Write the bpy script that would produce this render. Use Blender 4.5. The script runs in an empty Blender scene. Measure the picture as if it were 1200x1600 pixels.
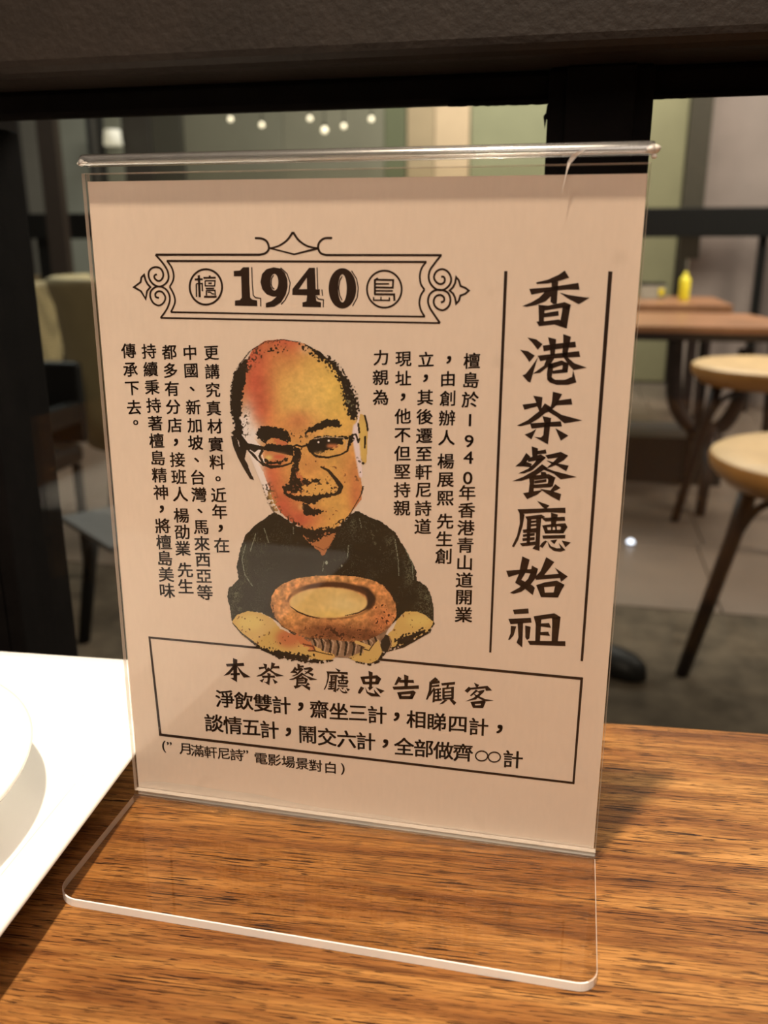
import bpy, bmesh, math, random
import numpy as np
from mathutils import Vector, Matrix
from mathutils.geometry import tessellate_polygon
random.seed(3)
C = bpy.context.scene.collection
scene = bpy.context.scene

# ------------------------------------------------------------------ camera
FPX = 1365.0
R_ = [[0.9773047022, 0.2118297727, -0.0019147898],
      [0.0607599468, -0.2889602913, -0.9554110000],
      [-0.2029377932, 0.9336113204, -0.2952730171]]      # rows: right, down, forward
CAM = Vector((0.1332021, -0.2249379, 0.1736332))
cd = bpy.data.cameras.new('camera'); cam = bpy.data.objects.new('camera', cd); C.objects.link(cam)
right, down, fwd = (Vector(r).normalized() for r in R_)
cam.matrix_world = Matrix(((right.x, -down.x, -fwd.x, CAM.x), (right.y, -down.y, -fwd.y, CAM.y), (right.z, -down.z, -fwd.z, CAM.z), (0, 0, 0, 1)))
cd.sensor_fit = 'HORIZONTAL'; cd.sensor_width = 36; cd.lens = 36*FPX/1200
cd.clip_start = .01; cd.clip_end = 50
cd.dof.use_dof = True; cd.dof.focus_distance = .262; cd.dof.aperture_fstop = 17.7
scene.camera = cam
scene.view_settings.view_transform = 'Standard'; scene.view_settings.look = 'None'
scene.view_settings.gamma = 1; scene.view_settings.use_curve_mapping = False
scene.view_settings.exposure = 0.0

# ------------------------------------------------------------------ light
w = bpy.data.worlds.new('room_air'); scene.world = w; w.use_nodes = True
w.node_tree.nodes['Background'].inputs[0].default_value = (1.0, .80, .62, 1)
w.node_tree.nodes['Background'].inputs[1].default_value = .16
def area(name, loc, target, size, power, color, spread=180, shape='DISK'):
    d = bpy.data.lights.new(name, 'AREA'); d.shape = shape; d.size = size; d.energy = power; d.color = color
    d.spread = math.radians(spread)
    o = bpy.data.objects.new(name, d); C.objects.link(o); o.location = loc
    o.rotation_euler = (Vector(target) - Vector(loc)).to_track_quat('-Z', 'Y').to_euler(); return o
area('ceiling_downlight', (-.03, -.30, 1.55), (.08, 0, 0), .07, 15, (1.0, .81, .60), 110)
area('front_fill', (.35, -1.1, 1.35), (.08, 0, .1), 1.0, 12, (1.0, .86, .72))  # added soft fill that brightens the front of the sign
area('outside_fill', (2.5, 2.7, 2.2), (.7, 2.6, -.5), 1.6, 190, (1.0, .90, .76))  # added area light, out of view, brightening the furniture beyond the glass
area('outside_left_light', (-2.6, 3.2, 2.2), (-.5, 2.8, -.4), 1.0, 34, (.92, 1.0, .95))
area('far_wall_fill', (.2, 5.0, 3.0), (.2, 6.0, .4), 2.6, 210, (1.0, .95, .86))  # added fill, source unseen, to brighten the far wall panels

# ------------------------------------------------------------------ helpers
def tag(o, label=None, cat=None, group=None, kind=None):
    if label: o['label'] = label
    if cat: o['category'] = cat
    if group: o['group'] = group
    if kind: o['kind'] = kind
    return o
def thing(name, loc, label, cat, group=None):
    o = bpy.data.objects.new(name, None); C.objects.link(o); o.location = loc; o.empty_display_size = .02
    bpy.context.view_layer.update()
    return tag(o, label, cat, group)
def link(name, me, mat, parent=None, smooth=False):
    o = bpy.data.objects.new(name, me); C.objects.link(o)
    if mat is not None and not me.materials:
        for m in (mat if isinstance(mat, (list, tuple)) else [mat]): me.materials.append(m)
    if parent is not None:
        o.parent = parent; r = parent
        while r.parent: r = r.parent
        me.transform(Matrix.Translation(-r.location))
    if smooth:
        for p in me.polygons: p.use_smooth = True
    return o
def mesh_from(name, verts, faces):
    me = bpy.data.meshes.new(name); me.from_pydata([tuple(v) for v in verts], [], faces); me.update(); return me
def bm_obj(name, bm, mat, parent=None, smooth=False):
    bmesh.ops.recalc_face_normals(bm, faces=bm.faces[:])
    me = bpy.data.meshes.new(name); bm.to_mesh(me); bm.free(); return link(name, me, mat, parent, smooth)
def box_bm(bm, x0, x1, y0, y1, z0, z1, bev=0, seg=2, rot=None):
    r = bmesh.ops.create_cube(bm, size=1, matrix=Matrix.Translation(((x0+x1)/2, (y0+y1)/2, (z0+z1)/2)) @ Matrix.Diagonal((x1-x0, y1-y0, z1-z0, 1)))
    vs = r['verts']
    if bev:
        es = list({e for v in vs for e in v.link_edges})
        rr = bmesh.ops.bevel(bm, geom=es, offset=bev, segments=seg, affect='EDGES', profile=.5); vs = list({v for v in rr['verts']} | {v for v in vs if v.is_valid})
    if rot is not None: bmesh.ops.transform(bm, matrix=rot, verts=[v for v in vs if v.is_valid])
    return bm
def box(name, x0, x1, y0, y1, z0, z1, mat, parent=None, bev=0, rot=None, seg=2):
    return bm_obj(name, box_bm(bmesh.new(), x0, x1, y0, y1, z0, z1, bev, seg, rot), mat, parent, smooth=False)
def tube(name, pts, rad, mat, parent=None, n=12, cap=True):
    """round bar along pts; rad a number or one per point"""
    pts = [Vector(p) for p in pts]; rad = rad if isinstance(rad, (list, tuple)) else [rad]*len(pts)
    V = []; F = []; ref = None
    for i, p in enumerate(pts):
        t = (pts[min(i+1, len(pts)-1)] - pts[max(i-1, 0)]).normalized()
        if ref is None: ref = t.orthogonal().normalized()
        ref = (ref - t*ref.dot(t)).normalized(); b = t.cross(ref)
        for k in range(n): a = 2*math.pi*k/n; V.append(p + rad[i]*(math.cos(a)*ref + math.sin(a)*b))
    for i in range(len(pts)-1):
        for k in range(n): F.append((i*n+k, i*n+(k+1) % n, (i+1)*n+(k+1) % n, (i+1)*n+k))
    if cap: F.append(tuple(range(n-1, -1, -1))); F.append(tuple((len(pts)-1)*n + k for k in range(n)))
    return link(name, mesh_from(name, V, F), mat, parent, True)
def lathe(name, prof, mat, parent=None, loc=(0, 0, 0), n=48, sx=1, sy=1):
    V = []; F = []; m = len(prof)
    for k in range(n):
        a = 2*math.pi*k/n
        for r, z in prof: V.append((loc[0] + sx*r*math.cos(a), loc[1] + sy*r*math.sin(a), loc[2] + z))
    for k in range(n):
        for j in range(m-1): F.append((k*m+j, ((k+1) % n)*m+j, ((k+1) % n)*m+j+1, k*m+j+1))
    me = mesh_from(name, V, F); bm = bmesh.new(); bm.from_mesh(me); bmesh.ops.remove_doubles(bm, verts=bm.verts, dist=1e-6)
    bpy.data.meshes.remove(me); return bm_obj(name, bm, mat, parent, True)
def smooth_path(pts, sub=8):
    P = [Vector(p) for p in pts]; out = []
    for i in range(len(P)-1):
        a, b, c, d = P[max(i-1, 0)], P[i], P[i+1], P[min(i+2, len(P)-1)]
        for s in range(sub):
            t = s/sub; out.append(.5*((2*b) + (c-a)*t + (2*a-5*b+4*c-d)*t*t + (3*b-a-3*c+d)*t**3))
    out.append(P[-1]); return out
def ray(px, py): px, py = float(px), float(py); return ((px-600)*right + (py-800)*down + FPX*fwd).normalized()
def at(px, py, Y):            # the point of the vertical plane y = Y seen at a pixel of the photograph
    d = ray(px, py); return CAM + d*((Y-CAM.y)/d.y)
def atz(px, py, z):
    d = ray(px, py); return CAM + d*((z-CAM.z)/d.z)

# ------------------------------------------------------------------ materials
def nt(name):
    m = bpy.data.materials.new(name); m.use_nodes = True; t = m.node_tree; return m, t, t.nodes['Principled BSDF'], t.nodes['Material Output']
def N(t, ty, **kw):
    n = t.nodes.new(ty)
    for k, v in kw.items():
        if k in n.inputs: n.inputs[k].default_value = v
        else: setattr(n, k, v)
    return n
def coords(t, scale=(1, 1, 1), rot=(0, 0, 0)):
    g = N(t, 'ShaderNodeNewGeometry'); mp = N(t, 'ShaderNodeMapping'); mp.inputs['Scale'].default_value = scale; mp.inputs['Rotation'].default_value = rot
    t.links.new(g.outputs['Position'], mp.inputs['Vector']); return mp.outputs[0]
def noise(t, vec, scale, detail=3, rough=.5, dist=0):
    n = N(t, 'ShaderNodeTexNoise'); n.inputs['Scale'].default_value = scale; n.inputs['Detail'].default_value = detail; n.inputs['Roughness'].default_value = rough; n.inputs['Distortion'].default_value = dist
    t.links.new(vec, n.inputs['Vector']); return n.outputs['Fac']
def ramp(t, fac, stops):
    r = N(t, 'ShaderNodeValToRGB'); e = r.color_ramp.elements
    while len(e) < len(stops): e.new(.5)
    for el, (p, c) in zip(e, stops): el.position = p; el.color = c if len(c) == 4 else (*c, 1)
    t.links.new(fac, r.inputs[0]); return r.outputs[0]
def mix(t, fac, a, b, mode='MIX'):
    m = N(t, 'ShaderNodeMix', data_type='RGBA', blend_type=mode)
    for sock, v in ((m.inputs[0], fac), (m.inputs[6], a), (m.inputs[7], b)):
        if hasattr(v, 'links'): t.links.new(v, sock)
        else: sock.default_value = v if not isinstance(v, tuple) or len(v) == 4 else (*v, 1)
    return m.outputs[2]
def bump(t, p, h, strength, dist):
    b = N(t, 'ShaderNodeBump'); b.inputs['Strength'].default_value = strength; b.inputs['Distance'].default_value = dist
    t.links.new(h, b.inputs['Height']); t.links.new(b.outputs[0], p.inputs['Normal'])
def srgb(r, g, b): return tuple(((c/255)/12.92 if c/255 <= .04045 else ((c/255+.055)/1.055)**2.4) for c in (r, g, b))
def plain(name, col, rough=.5, metal=0, var=.12, scale=30, spec=.5, bmp=0):
    m, t, p, o = nt(name); v = coords(t)
    f = noise(t, v, scale, 4, .6)
    c = ramp(t, f, [(.3, tuple(x*(1-var) for x in col)), (.7, tuple(min(1, x*(1+var)) for x in col))])
    t.links.new(c, p.inputs['Base Color']); p.inputs['Roughness'].default_value = rough; p.inputs['Metallic'].default_value = metal; p.inputs['Specular IOR Level'].default_value = spec
    if bmp: bump(t, p, noise(t, v, scale*8, 3), .5, bmp)
    return m
def wood_mat():
    m, t, p, o = nt('table_wood'); rz = math.radians(-4.2)
    v = coords(t, (1, 1, 1), (0, 0, rz))
    def st(sx, sy): 
        mp = N(t, 'ShaderNodeMapping'); mp.inputs['Scale'].default_value = (sx, sy, 30); t.links.new(v, mp.inputs['Vector']); return mp.outputs[0]
    band = noise(t, st(7, 95), 1, 5, .62, .8)
    fine = noise(t, st(30, 900), 1, 4, .65, .3)
    base = ramp(t, band, [(.32, (.115, .040, .011)), (.44, (.225, .092, .025)), (.55, (.31, .142, .040)), (.68, (.42, .208, .064))])
    c = mix(t, .5, base, ramp(t, fine, [(.36, (.22, .17, .12)), (.56, (1, 1, 1))]), 'MULTIPLY')
    pore = ramp(t, noise(t, st(60, 1900), 1, 1, .5, .2), [(.385, (1, 1, 1)), (.405, (0, 0, 0))])
    pore2 = ramp(t, noise(t, st(150, 3400), 1, 1, .5), [(.36, (.9, .9, .9)), (.385, (0, 0, 0))])
    patch = ramp(t, noise(t, st(22, 110), 1, 2, .5), [(.38, (.12, .12, .12)), (.6, (1, 1, 1))])
    pm = mix(t, 1.0, pore, patch, 'MULTIPLY'); pm = mix(t, 1.0, pm, pore2, 'LIGHTEN')
    c2 = mix(t, pm, c, (.018, .005, .002))
    t.links.new(c2, p.inputs['Base Color'])
    rg = ramp(t, fine, [(.3, (.52, .52, .52)), (.7, (.38, .38, .38))]); t.links.new(rg, p.inputs['Roughness'])
    p.inputs['Specular IOR Level'].default_value = .16
    h = mix(t, 1.0, fine, pm, 'SUBTRACT'); fz = noise(t, v, 1100, 2, .6); h = mix(t, .4, h, fz)
    bump(t, p, h, .55, .0004)
    return m
def sheet_mat(name, tint=(.985, .98, .965), gloss=1.0, haze=0.0):
    """clear flat sheet: straight-through light plus its surface reflection"""
    m, t, p, o = nt(name); t.nodes.remove(p)
    tr = N(t, 'ShaderNodeBsdfTransparent'); tr.inputs[0].default_value = (*tint, 1)
    gl = N(t, 'ShaderNodeBsdfGlossy'); gl.inputs['Roughness'].default_value = .03
    fr = N(t, 'ShaderNodeLayerWeight'); fr.inputs[0].default_value = .5
    pw = N(t, 'ShaderNodeMath', operation='POWER'); pw.inputs[1].default_value = 5; t.links.new(fr.outputs['Facing'], pw.inputs[0])
    ms = N(t, 'ShaderNodeMath', operation='MULTIPLY_ADD'); ms.inputs[1].default_value = .9*gloss; ms.inputs[2].default_value = .036*gloss; t.links.new(pw.outputs[0], ms.inputs[0])
    mx = N(t, 'ShaderNodeMixShader'); t.links.new(ms.outputs[0], mx.inputs[0]); t.links.new(tr.outputs[0], mx.inputs[1]); t.links.new(gl.outputs[0], mx.inputs[2])
    last = mx.outputs[0]
    if haze:
        d = N(t, 'ShaderNodeBsdfDiffuse'); d.inputs[0].default_value = (.9, .88, .86, 1)
        n = ramp(t, noise(t, coords(t), 40, 5, .7), [(.45, (0, 0, 0)), (.75, (haze, haze, haze))])
        m2 = N(t, 'ShaderNodeMixShader'); t.links.new(n, m2.inputs[0]); t.links.new(last, m2.inputs[1]); t.links.new(d.outputs[0], m2.inputs[2]); last = m2.outputs[0]
    t.links.new(last, o.inputs[0]); return m
def edge_mat(name, white, tr_amt):
    m, t, p, o = nt(name)
    p.inputs['Base Color'].default_value = (*white, 1); p.inputs['Roughness'].default_value = .35
    tl = N(t, 'ShaderNodeBsdfTranslucent'); tl.inputs[0].default_value = (*white, 1)
    tp = N(t, 'ShaderNodeBsdfTransparent')
    a = N(t, 'ShaderNodeMixShader'); a.inputs[0].default_value = .12; t.links.new(p.outputs[0], a.inputs[1]); t.links.new(tl.outputs[0], a.inputs[2])
    b = N(t, 'ShaderNodeMixShader'); b.inputs[0].default_value = tr_amt; t.links.new(a.outputs[0], b.inputs[1]); t.links.new(tp.outputs[0], b.inputs[2])
    t.links.new(b.outputs[0], o.inputs[0]); return m
def glass_mat(name, rough=.02, bmp=0, mixt=.25):
    m, t, p, o = nt(name); t.nodes.remove(p)
    g = N(t, 'ShaderNodeBsdfGlass'); g.inputs['IOR'].default_value = 1.49; g.inputs['Roughness'].default_value = rough; g.inputs['Color'].default_value = (.98, .97, .96, 1)
    if bmp:
        b = N(t, 'ShaderNodeBump'); b.inputs['Strength'].default_value = .4; b.inputs['Distance'].default_value = bmp
        t.links.new(noise(t, coords(t, (60, 400, 400)), 1, 3), b.inputs['Height']); t.links.new(b.outputs[0], g.inputs['Normal'])
    gs = N(t, 'ShaderNodeBsdfGlossy'); gs.inputs['Roughness'].default_value = .22; ms = N(t, 'ShaderNodeMixShader'); ms.inputs[0].default_value = .16 if mixt < .5 else .05
    t.links.new(g.outputs[0], ms.inputs[1]); t.links.new(gs.outputs[0], ms.inputs[2])
    tp = N(t, 'ShaderNodeBsdfTransparent'); mx = N(t, 'ShaderNodeMixShader'); mx.inputs[0].default_value = mixt
    t.links.new(ms.outputs[0], mx.inputs[1]); t.links.new(tp.outputs[0], mx.inputs[2]); t.links.new(mx.outputs[0], o.inputs[0]); return m
PAPER = (.78, .65, .565)
def paper_mat():
    m, t, p, o = nt('card_paper'); v = coords(t)
    f = noise(t, v, 26, 4, .6); c = ramp(t, f, [(.3, tuple(x*.96 for x in PAPER)), (.7, PAPER)])
    g = ramp(t, noise(t, coords(t, (1, 1, .25)), 900, 2), [(.3, (.97, .97, .97)), (.7, (1, 1, 1))]); c = mix(t, 1.0, c, g, 'MULTIPLY')
    spots = ramp(t, noise(t, v, 75, 2, .4), [(.70, (0, 0, 0)), (.80, (1, 1, 1))]); c = mix(t, mix(t, 1.0, spots, (.22, .22, .22), 'MULTIPLY'), c, (.42, .33, .26))
    t.links.new(c, p.inputs['Base Color']); p.inputs['Roughness'].default_value = .75; p.inputs['Specular IOR Level'].default_value = .2; return m
M = dict(
    wood=wood_mat(), paper=paper_mat(),
    ink=plain('black_ink', srgb(46, 30, 21), .6, var=.08, scale=200, spec=.2),
    sheet=sheet_mat('clear_acrylic', gloss=.5), base=sheet_mat('clear_acrylic_foot', (.96, .94, .91), .8),
    fold=glass_mat('folded_acrylic', .04, .0001, .34), bend=glass_mat('bent_acrylic', .1, 0, .7), edge=edge_mat('frosted_acrylic_edge', (1, .985, .96), .0), side=edge_mat('acrylic_side_edge', (.85, .76, .68), .45),
    pane=sheet_mat('window_glass', (.93, .94, .92), .55),
    white=plain('white_ceramic', (.86, .85, .83), .18, var=.01, spec=.5),
    frame=plain('black_powder_coat', (.0045, .0036, .0034), .8, var=.25, scale=60, spec=.06, bmp=.0003),
    beam=plain('dark_brown_powder_coat', (.018, .0125, .0095), .55, var=.2, scale=40, spec=.3, bmp=.0006),
    black=plain('black_metal', (.006, .006, .0058), .5, spec=.2), darkwood=plain('dark_bentwood', (.020, .010, .008), .45, var=.3),
    rim=plain('orange_wood_rim', (.46, .21, .055), .4, var=.15, scale=8),
    seat=plain('pale_wood', (.50, .34, .175), .45, var=.15, scale=8), tabletop=plain('brown_wood', (.28, .13, .065), .35, var=.2, scale=6),
)
# ------------------------------------------------------------------ setting: table, window frame, glass, floors, far wall
TZ = -.0027
rotT = Matrix.Translation((.1526, .0789, 0)) @ Matrix.Rotation(math.radians(4.2), 4, 'Z') @ Matrix.Translation((-.1526, -.0789, 0))
tb = thing('dining_table', (.2, -.2, -.75), 'golden brown wooden table top with dark pores under the clear sign holder', 'table')
far = atz(945, 1127, TZ).y
box('tabletop', -.45, .75, -.55, far, TZ-.03, TZ, M['wood'], tb, .0015, rotT)
for sx in (-.38, .62): 
    box('leg', sx, sx+.05, -.5, -.45, -.75, TZ-.0305, M['black'], tb, .002, rotT); box('leg', sx, sx+.05, .0, .05, -.75, TZ-.0305, M['black'], tb, .002, rotT)
st = lambda o: tag(o, kind='structure')
W1 = st(box('window_1', -1.6, 1.6, .1502, .1532, -.70, .40, M['pane']))
jw = []
WF = thing('window_frame', (0, .15, -.75), None, None); st(WF); WF.name = 'trim_1'
zb = .2245
box('lower_rail', -1.6, 1.6, .14, .149, zb, .2350, M['frame'], WF, .002)
box('top_rail', -1.6, 1.6, .112, .20, .2352, .42, M['beam'], WF, .006, seg=4)
mull = box('mullion', .1175, .1555, .136, .149, -.75, .2350, M['frame'], WF, .0015)
box('mullion_strip', .124, .149, .1335, .1362, -.75, .2350, M['frame'], WF, .0008)
box('post', -.20, -.1343, .136, .182, -.75, zb, M['frame'], WF, .0015)
box('post_strip', -.20, -.1425, .1345, .1359, -.75, zb, M['frame'], WF, .0004)
box('bottom_rail', -1.6, 1.6, .13, .19, -.75, -.69, M['frame'], WF, .002)
def flake(pts, Y, par):
    P = [at(x, y, Y) for x, y in pts]; n = len(P)
    V = [p + Vector((0, -.0006, 0)) for p in P] + [p + Vector((0, .0006, 0)) for p in P]
    F = [tuple(range(n)), tuple(range(2*n-1, n-1, -1))] + [(i, n+i, n+(i+1) % n, (i+1) % n) for i in range(n)]
    return link('sealant_chip', mesh_from('sealant_chip', V, F), M['frame'], par)
flake([(862,160),(862,212),(857,195),(854,186),(851,201),(849,182),(853,177),(855,164)], .1385, mull)
flake([(1003,158),(1008,162),(1007,174),(1012,186),(1008,189),(1010,198),(1005,190),(1002,196)], .1385, mull)
# ragged lower edge of the sealant under the rail
for (x0, x1, yA, yB) in ((700, 862, 166, 162), (1004, 1200, 155, 147)):
    pts = [(x0, yA-4)]; n = 26
    for i in range(n+1): x = x0 + (x1-x0)*i/n; pts.append((x, yA + (yB-yA)*i/n + 1.6*random.random()))
    pts.append((x1, yB-4)); f = flake(pts, .139, None); f.name = 'sealant_edge'; st(f)
# floors
floor_m = plain('dark_floor', (.05, .04, .03), .6)
carpet = plain('mottled_grey_green_carpet', srgb(74, 66, 56), .9, var=.35, scale=14, spec=.1)
tile_m = plain('brown_grey_stone', srgb(100, 87, 77), .35, var=.12, scale=5); grout = plain('grout', srgb(82, 72, 64), .8)
st(box('floor', -3, 3, -4, 1.2, -.80, -.751, floor_m)); 
st(box('floor_carpet', -4, 4, .2, 2.0, -.765, -.75, carpet)).name = 'floor_1'
gf = st(box('floor_2', -4, 5, 2.0, 6.4, -.80, -.762, grout))
tile_me = None
for i in range(-6, 9):
    for j in range(8):
        x = i*.55 + .02*(j % 2); y = 2.008 + j*.55
        if tile_me is None:
            t0 = box('tile', 0, .547, 0, .547, -.762, -.75, tile_m, gf, .002, seg=1); tile_me = t0.data; t0.location = (x, y, 0)
        else:
            o = bpy.data.objects.new('tile', tile_me); C.objects.link(o); o.parent = gf; o.location = (x, y, 0)
# room behind the camera (only mirrored in glass)
st(box('wall_rear', -3, 3, -4.1, -4, -.75, 2.6, plain('dark_plaster', (.05, .04, .032), .8)))
# far wall in panels
YW = 6.0
wb = st(box('wall_back', -6, 8, YW+.06, YW+.16, -.75, 3.2, plain('dark_wall', (.03, .028, .025), .7)))
panels = [(-60, 26, (40,36,34)), (28, 55, (118,118,112)), (57, 85, (50,40,34)), (87, 133, (150,155,146)), (134, 158, (46,46,44)), (160, 187, (140,142,128)), (188, 232, (62,58,52)), (234, 283, (72,70,60)), (285, 440, (120,118,102)), (441, 600, (124,121,104)), (601, 634, (102,106,80)), (636, 679, (172,152,122)), (680, 734, (208,182,150)), (736, 860, (142,142,112)), (862, 940, (142,140,112)), (942, 1076, (166,160,124)), (1078, 1116, (60,52,40)), (1118, 1210, (134,122,116)), (1212, 1330, (130,120,114)), (1332, 1480, (120,110,104))]
for a, b, c in panels:
    xa, xb = at(a, 180, YW).x, at(b, 180, YW).x
    tag(box('wall_panel', xa, xb, YW, YW+.055, -.74, 3.1, plain('panel_finish', srgb(*c), .55, var=.08, scale=3), wb, .003, seg=1))
lower = box('wall_dado', at(-200, 420, YW).x, at(140, 420, YW).x, YW-.12, YW-.001, -.74, at(60, 430, YW).z, plain('cream_ledge', srgb(128, 112, 84), .6), wb, .01)
marb = box('wall_marble', at(1075, 420, 5.2).x, at(1600, 420, 5.2).x, 5.2, 5.3, -.75, 3.0, plain('grey_brown_marble', srgb(150, 136, 130), .4, var=.14, scale=2.2)); st(marb).name = 'wall_right'
# rail and posts beyond the glass
rl = thing('metal_railing', (0, 5.0, -.75), 'black metal barrier rail with square posts behind the brown table outdoors', 'railing')
ra, rb = at(-40, 330, 4.93), at(1235, 326, 4.93)
zr = at(1100, 324, 4.93).z
box('rail', ra.x, rb.x, 4.93, 4.985, zr-.15, zr, M['black'], rl, .004)
for (p0, p1, mt_) in ((60, 88, 'black'), (1184, 1197, 'black'), (1230, 1260, 'black')):
    xa, xb = at(p0, 400, 4.99).x, at(p1, 400, 4.99).x
    box('post', xa, xb, 4.986, 5.03, -.75, zr-.01, M[mt_], rl, .003)
olive = plain('olive_metal', srgb(60, 54, 42), .5)
op = box('door_jamb', at(1078, 200, 5.1).x, at(1112, 200, 5.1).x, 5.1, 5.16, at(1085, 405, 5.1).z, 3.0, olive); st(op).name = 'trim_2'
for (p0, p1, c) in ((56, 84, (48,38,32)), (134, 142, (40,38,36))):
    o = box('trim_3', at(p0, 200, 4.6).x, at(p1, 200, 4.6).x, 4.6, 4.66, -.75, 3.0, plain('dark_brown_post', srgb(*c), .5)); st(o)
# string lights
bulb_m, t_, p_, o_ = nt('warm_bulb'); p_.inputs['Emission Color'].default_value = (1, .86, .6, 1); p_.inputs['Emission Strength'].default_value = 1.6; p_.inputs['Base Color'].default_value = (1, .9, .7, 1)
for k, (x, y, lab) in enumerate(((360,186,'glowing string-light bulb, far left of the hanging row'), (409,195,'glowing string-light bulb, second from the left of the row'), (484,185,'glowing string-light bulb, third from the left, near the rail'), (507,203,'brightest lowest string-light bulb just above the acrylic fold'), (537,197,'glowing string-light bulb, second from the right of the row'), (580,186,'glowing string-light bulb, rightmost of the hanging row'))):
    c = at(x, y, 5.6); r = .017 if k != 3 else .022
    b = thing('string_light_bulb', c, lab, 'light bulb', 'string lights seen above the sign holder')
    lathe('bulb', [(0, -r), (r*.7, -r*.75), (r, 0), (r*.6, r*.8), (0, r)], bulb_m, b, c, 14)
    lathe('socket', [(0, r*1.9), (r*.5, r*1.9), (r*.5, r*.75), (0, r*.75)], M['black'], b, c, 10)
    tube('cord', [c + Vector((0, 0, r*1.8)), Vector((c.x, c.y, 3.2))], .003, M['black'], b, 6)
lampm, t_, p_, o_ = nt('wall_lamp_glow'); p_.inputs['Emission Color'].default_value = (1, .9, .62, 1); p_.inputs['Emission Strength'].default_value = .45
c = at(176, 215, 5.85); wl = thing('wall_lamp', c, 'pale glowing wall lamp shade above the left end of the fold', 'lamp')
lathe('lamp_shade', [(.055, .05), (.066, -.05), (.062, -.05), (.051, .05)], lampm, wl, c, 20)
box('bracket', c.x-.012, c.x+.012, c.y+.03, c.y+.13, c.z-.02, c.z+.02, M['black'], wl, .003)

# ------------------------------------------------------------------ furniture beyond the glass
ytab = 3.02; ztab = at(1100, 511, ytab).z; zbot = at(1100, 532, ytab).z
tc = thing('outdoor_table', (1.0, 3.0, -.75), 'brown wooden table with dark apron and curved legs beyond the glass', 'table')
xr = at(1290, 512, ytab).x; yfar = atz(1100, 489, ztab).y; yr0 = atz(1080, 476, ztab).y; yr1 = atz(1080, 448, ztab).y; print('tables', ztab, yfar, yr0, yr1)
xl = at(905, 512, ytab).x
bm = bmesh.new()
P = [(xl, ytab), (xr, ytab), (at(1166, 489, yfar).x, yfar), (xl-.1, yfar)]
vs = [bm.verts.new((x, y, ztab-.022)) for x, y in P] + [bm.verts.new((x, y, ztab)) for x, y in P]
bm.faces.new(vs[:4]); bm.faces.new(vs[4:]); [bm.faces.new((vs[i], vs[(i+1) % 4], vs[4+(i+1) % 4], vs[4+i])) for i in range(4)]
bm_obj('table_top', bm, M['tabletop'], tc)
box('apron', xl+.02, xr-.02, ytab+.004, ytab+.03, zbot-.004, ztab-.0222, M['darkwood'], tc, .002)
U = smooth_path([at(1056, 530, 3.08), at(1053, 590, 3.08), at(1056, 632, 3.08), at(1075, 662, 3.08), at(1100, 674, 3.08), at(1130, 664, 3.08), at(1152, 630, 3.08), at(1162, 590, 3.08), at(1166, 545, 3.08)], 6)
tube('curved_leg', U, .028, M['darkwood'], tc, 14)
tube('leg_post', [at(1112, 674, 3.08), at(1108, 712, 2.98), atz(1093, 806, -.75)], [.032, .022, .018], M['darkwood'], tc, 12)
tube('leg_post', [at(1082, 672, 3.10), at(1078, 700, 3.2), atz(1072, 756, -.75)], [.02, .017, .014], M['darkwood'], tc, 12)
tube('crossbar', [at(1098, 534, 3.06), at(1099, 605, 3.06), at(1091, 668, 3.06)], .007, M['black'], tc, 8)
tube('leg_post', [(xl+.05, yfar-.1, ztab-.03), (xl+.02, yfar-.1, -.75)], .02, M['darkwood'], tc, 10)
tube('leg_post', [(xr-.05, yfar-.1, ztab-.03), (xr-.02, yfar-.1, -.75)], .02, M['darkwood'], tc, 10)
tc2 = thing('outdoor_table', (1.0, 4.5, -.75), 'second brown wooden table farther back, behind the one with curved legs', 'table')
xe = at(1146, 476, 4.2).x
box('table_top', -.2, xe, 4.2, 4.86, ztab-.05, ztab, M['tabletop'], tc2, .004)
box('apron', -.15, xe-.05, 4.23, 4.26, ztab-.1, ztab-.0505, M['darkwood'], tc2, .002)
for x_ in (-.1, xe-.12):
    for y_ in (4.27, 4.76): box('leg', x_, x_+.05, y_, y_+.05, -.75, ztab-.0505, M['darkwood'], tc2, .003)
def stool(cx, cy, zt, r, legang, label, hand=1, nl=3):
    s = thing('round_stool', (cx, cy, -.75), label, 'stool', 'pale round-seated stools beyond the glass')
    lathe('seat', [(0, zt-.004), (r*.75, zt-.001), (r*.94, zt-.004), (r*.985, zt-.010)], M['seat'], s, (cx, cy, 0), 48)
    lathe('seat_rim', [(r*.985, zt-.0102), (r, zt-.018), (r*.985, zt-.038), (r*.86, zt-.066), (r*.6, zt-.070), (0, zt-.070)], M['rim'], s, (cx, cy, 0), 48)
    for k in range(nl):
        a = math.radians(legang + 360/nl*k); d = Vector((math.cos(a), math.sin(a), 0)); c = Vector((cx, cy, 0))
        tube('leg', [c + d*r*.62 + Vector((0, 0, zt-.071)), c + d*r*.72 + Vector((0, 0, zt-.2)), c + d*(r*1.02) + Vector((0, 0, -.75))], [.019, .017, .015], M['darkwood'], s, 12)
        tube('brace', smooth_path([c + d*r*.70 + Vector((0, 0, zt-.20)), c + d*r*.55 + Vector((0, 0, zt-.13)), c + d*r*.25 + Vector((0, 0, zt-.085))], 5), .009, M['darkwood'], s, 8)
    return s
zt1 = -.222; y1 = atz(1170, 702, zt1).y; r1 = .235; x1 = at(1112, 705, y1).x + r1*.985
foot = atz(1110, 1062, -.75); ang = math.degrees(math.atan2(foot.y-y1, foot.x-x1))
stool(x1, y1, zt1, r1, ang, 'nearer pale round stool whose dark leg reaches down to the mottled floor')
zt2 = -.20; y2 = 2.74; zt2 = at(1180, 566, y2).z; r2 = .235; x2 = at(1081, 578, y2).x + r2*.985
stool(x2, y2, zt2, r2, 285, 'farther pale round stool standing against the brown table')
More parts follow.
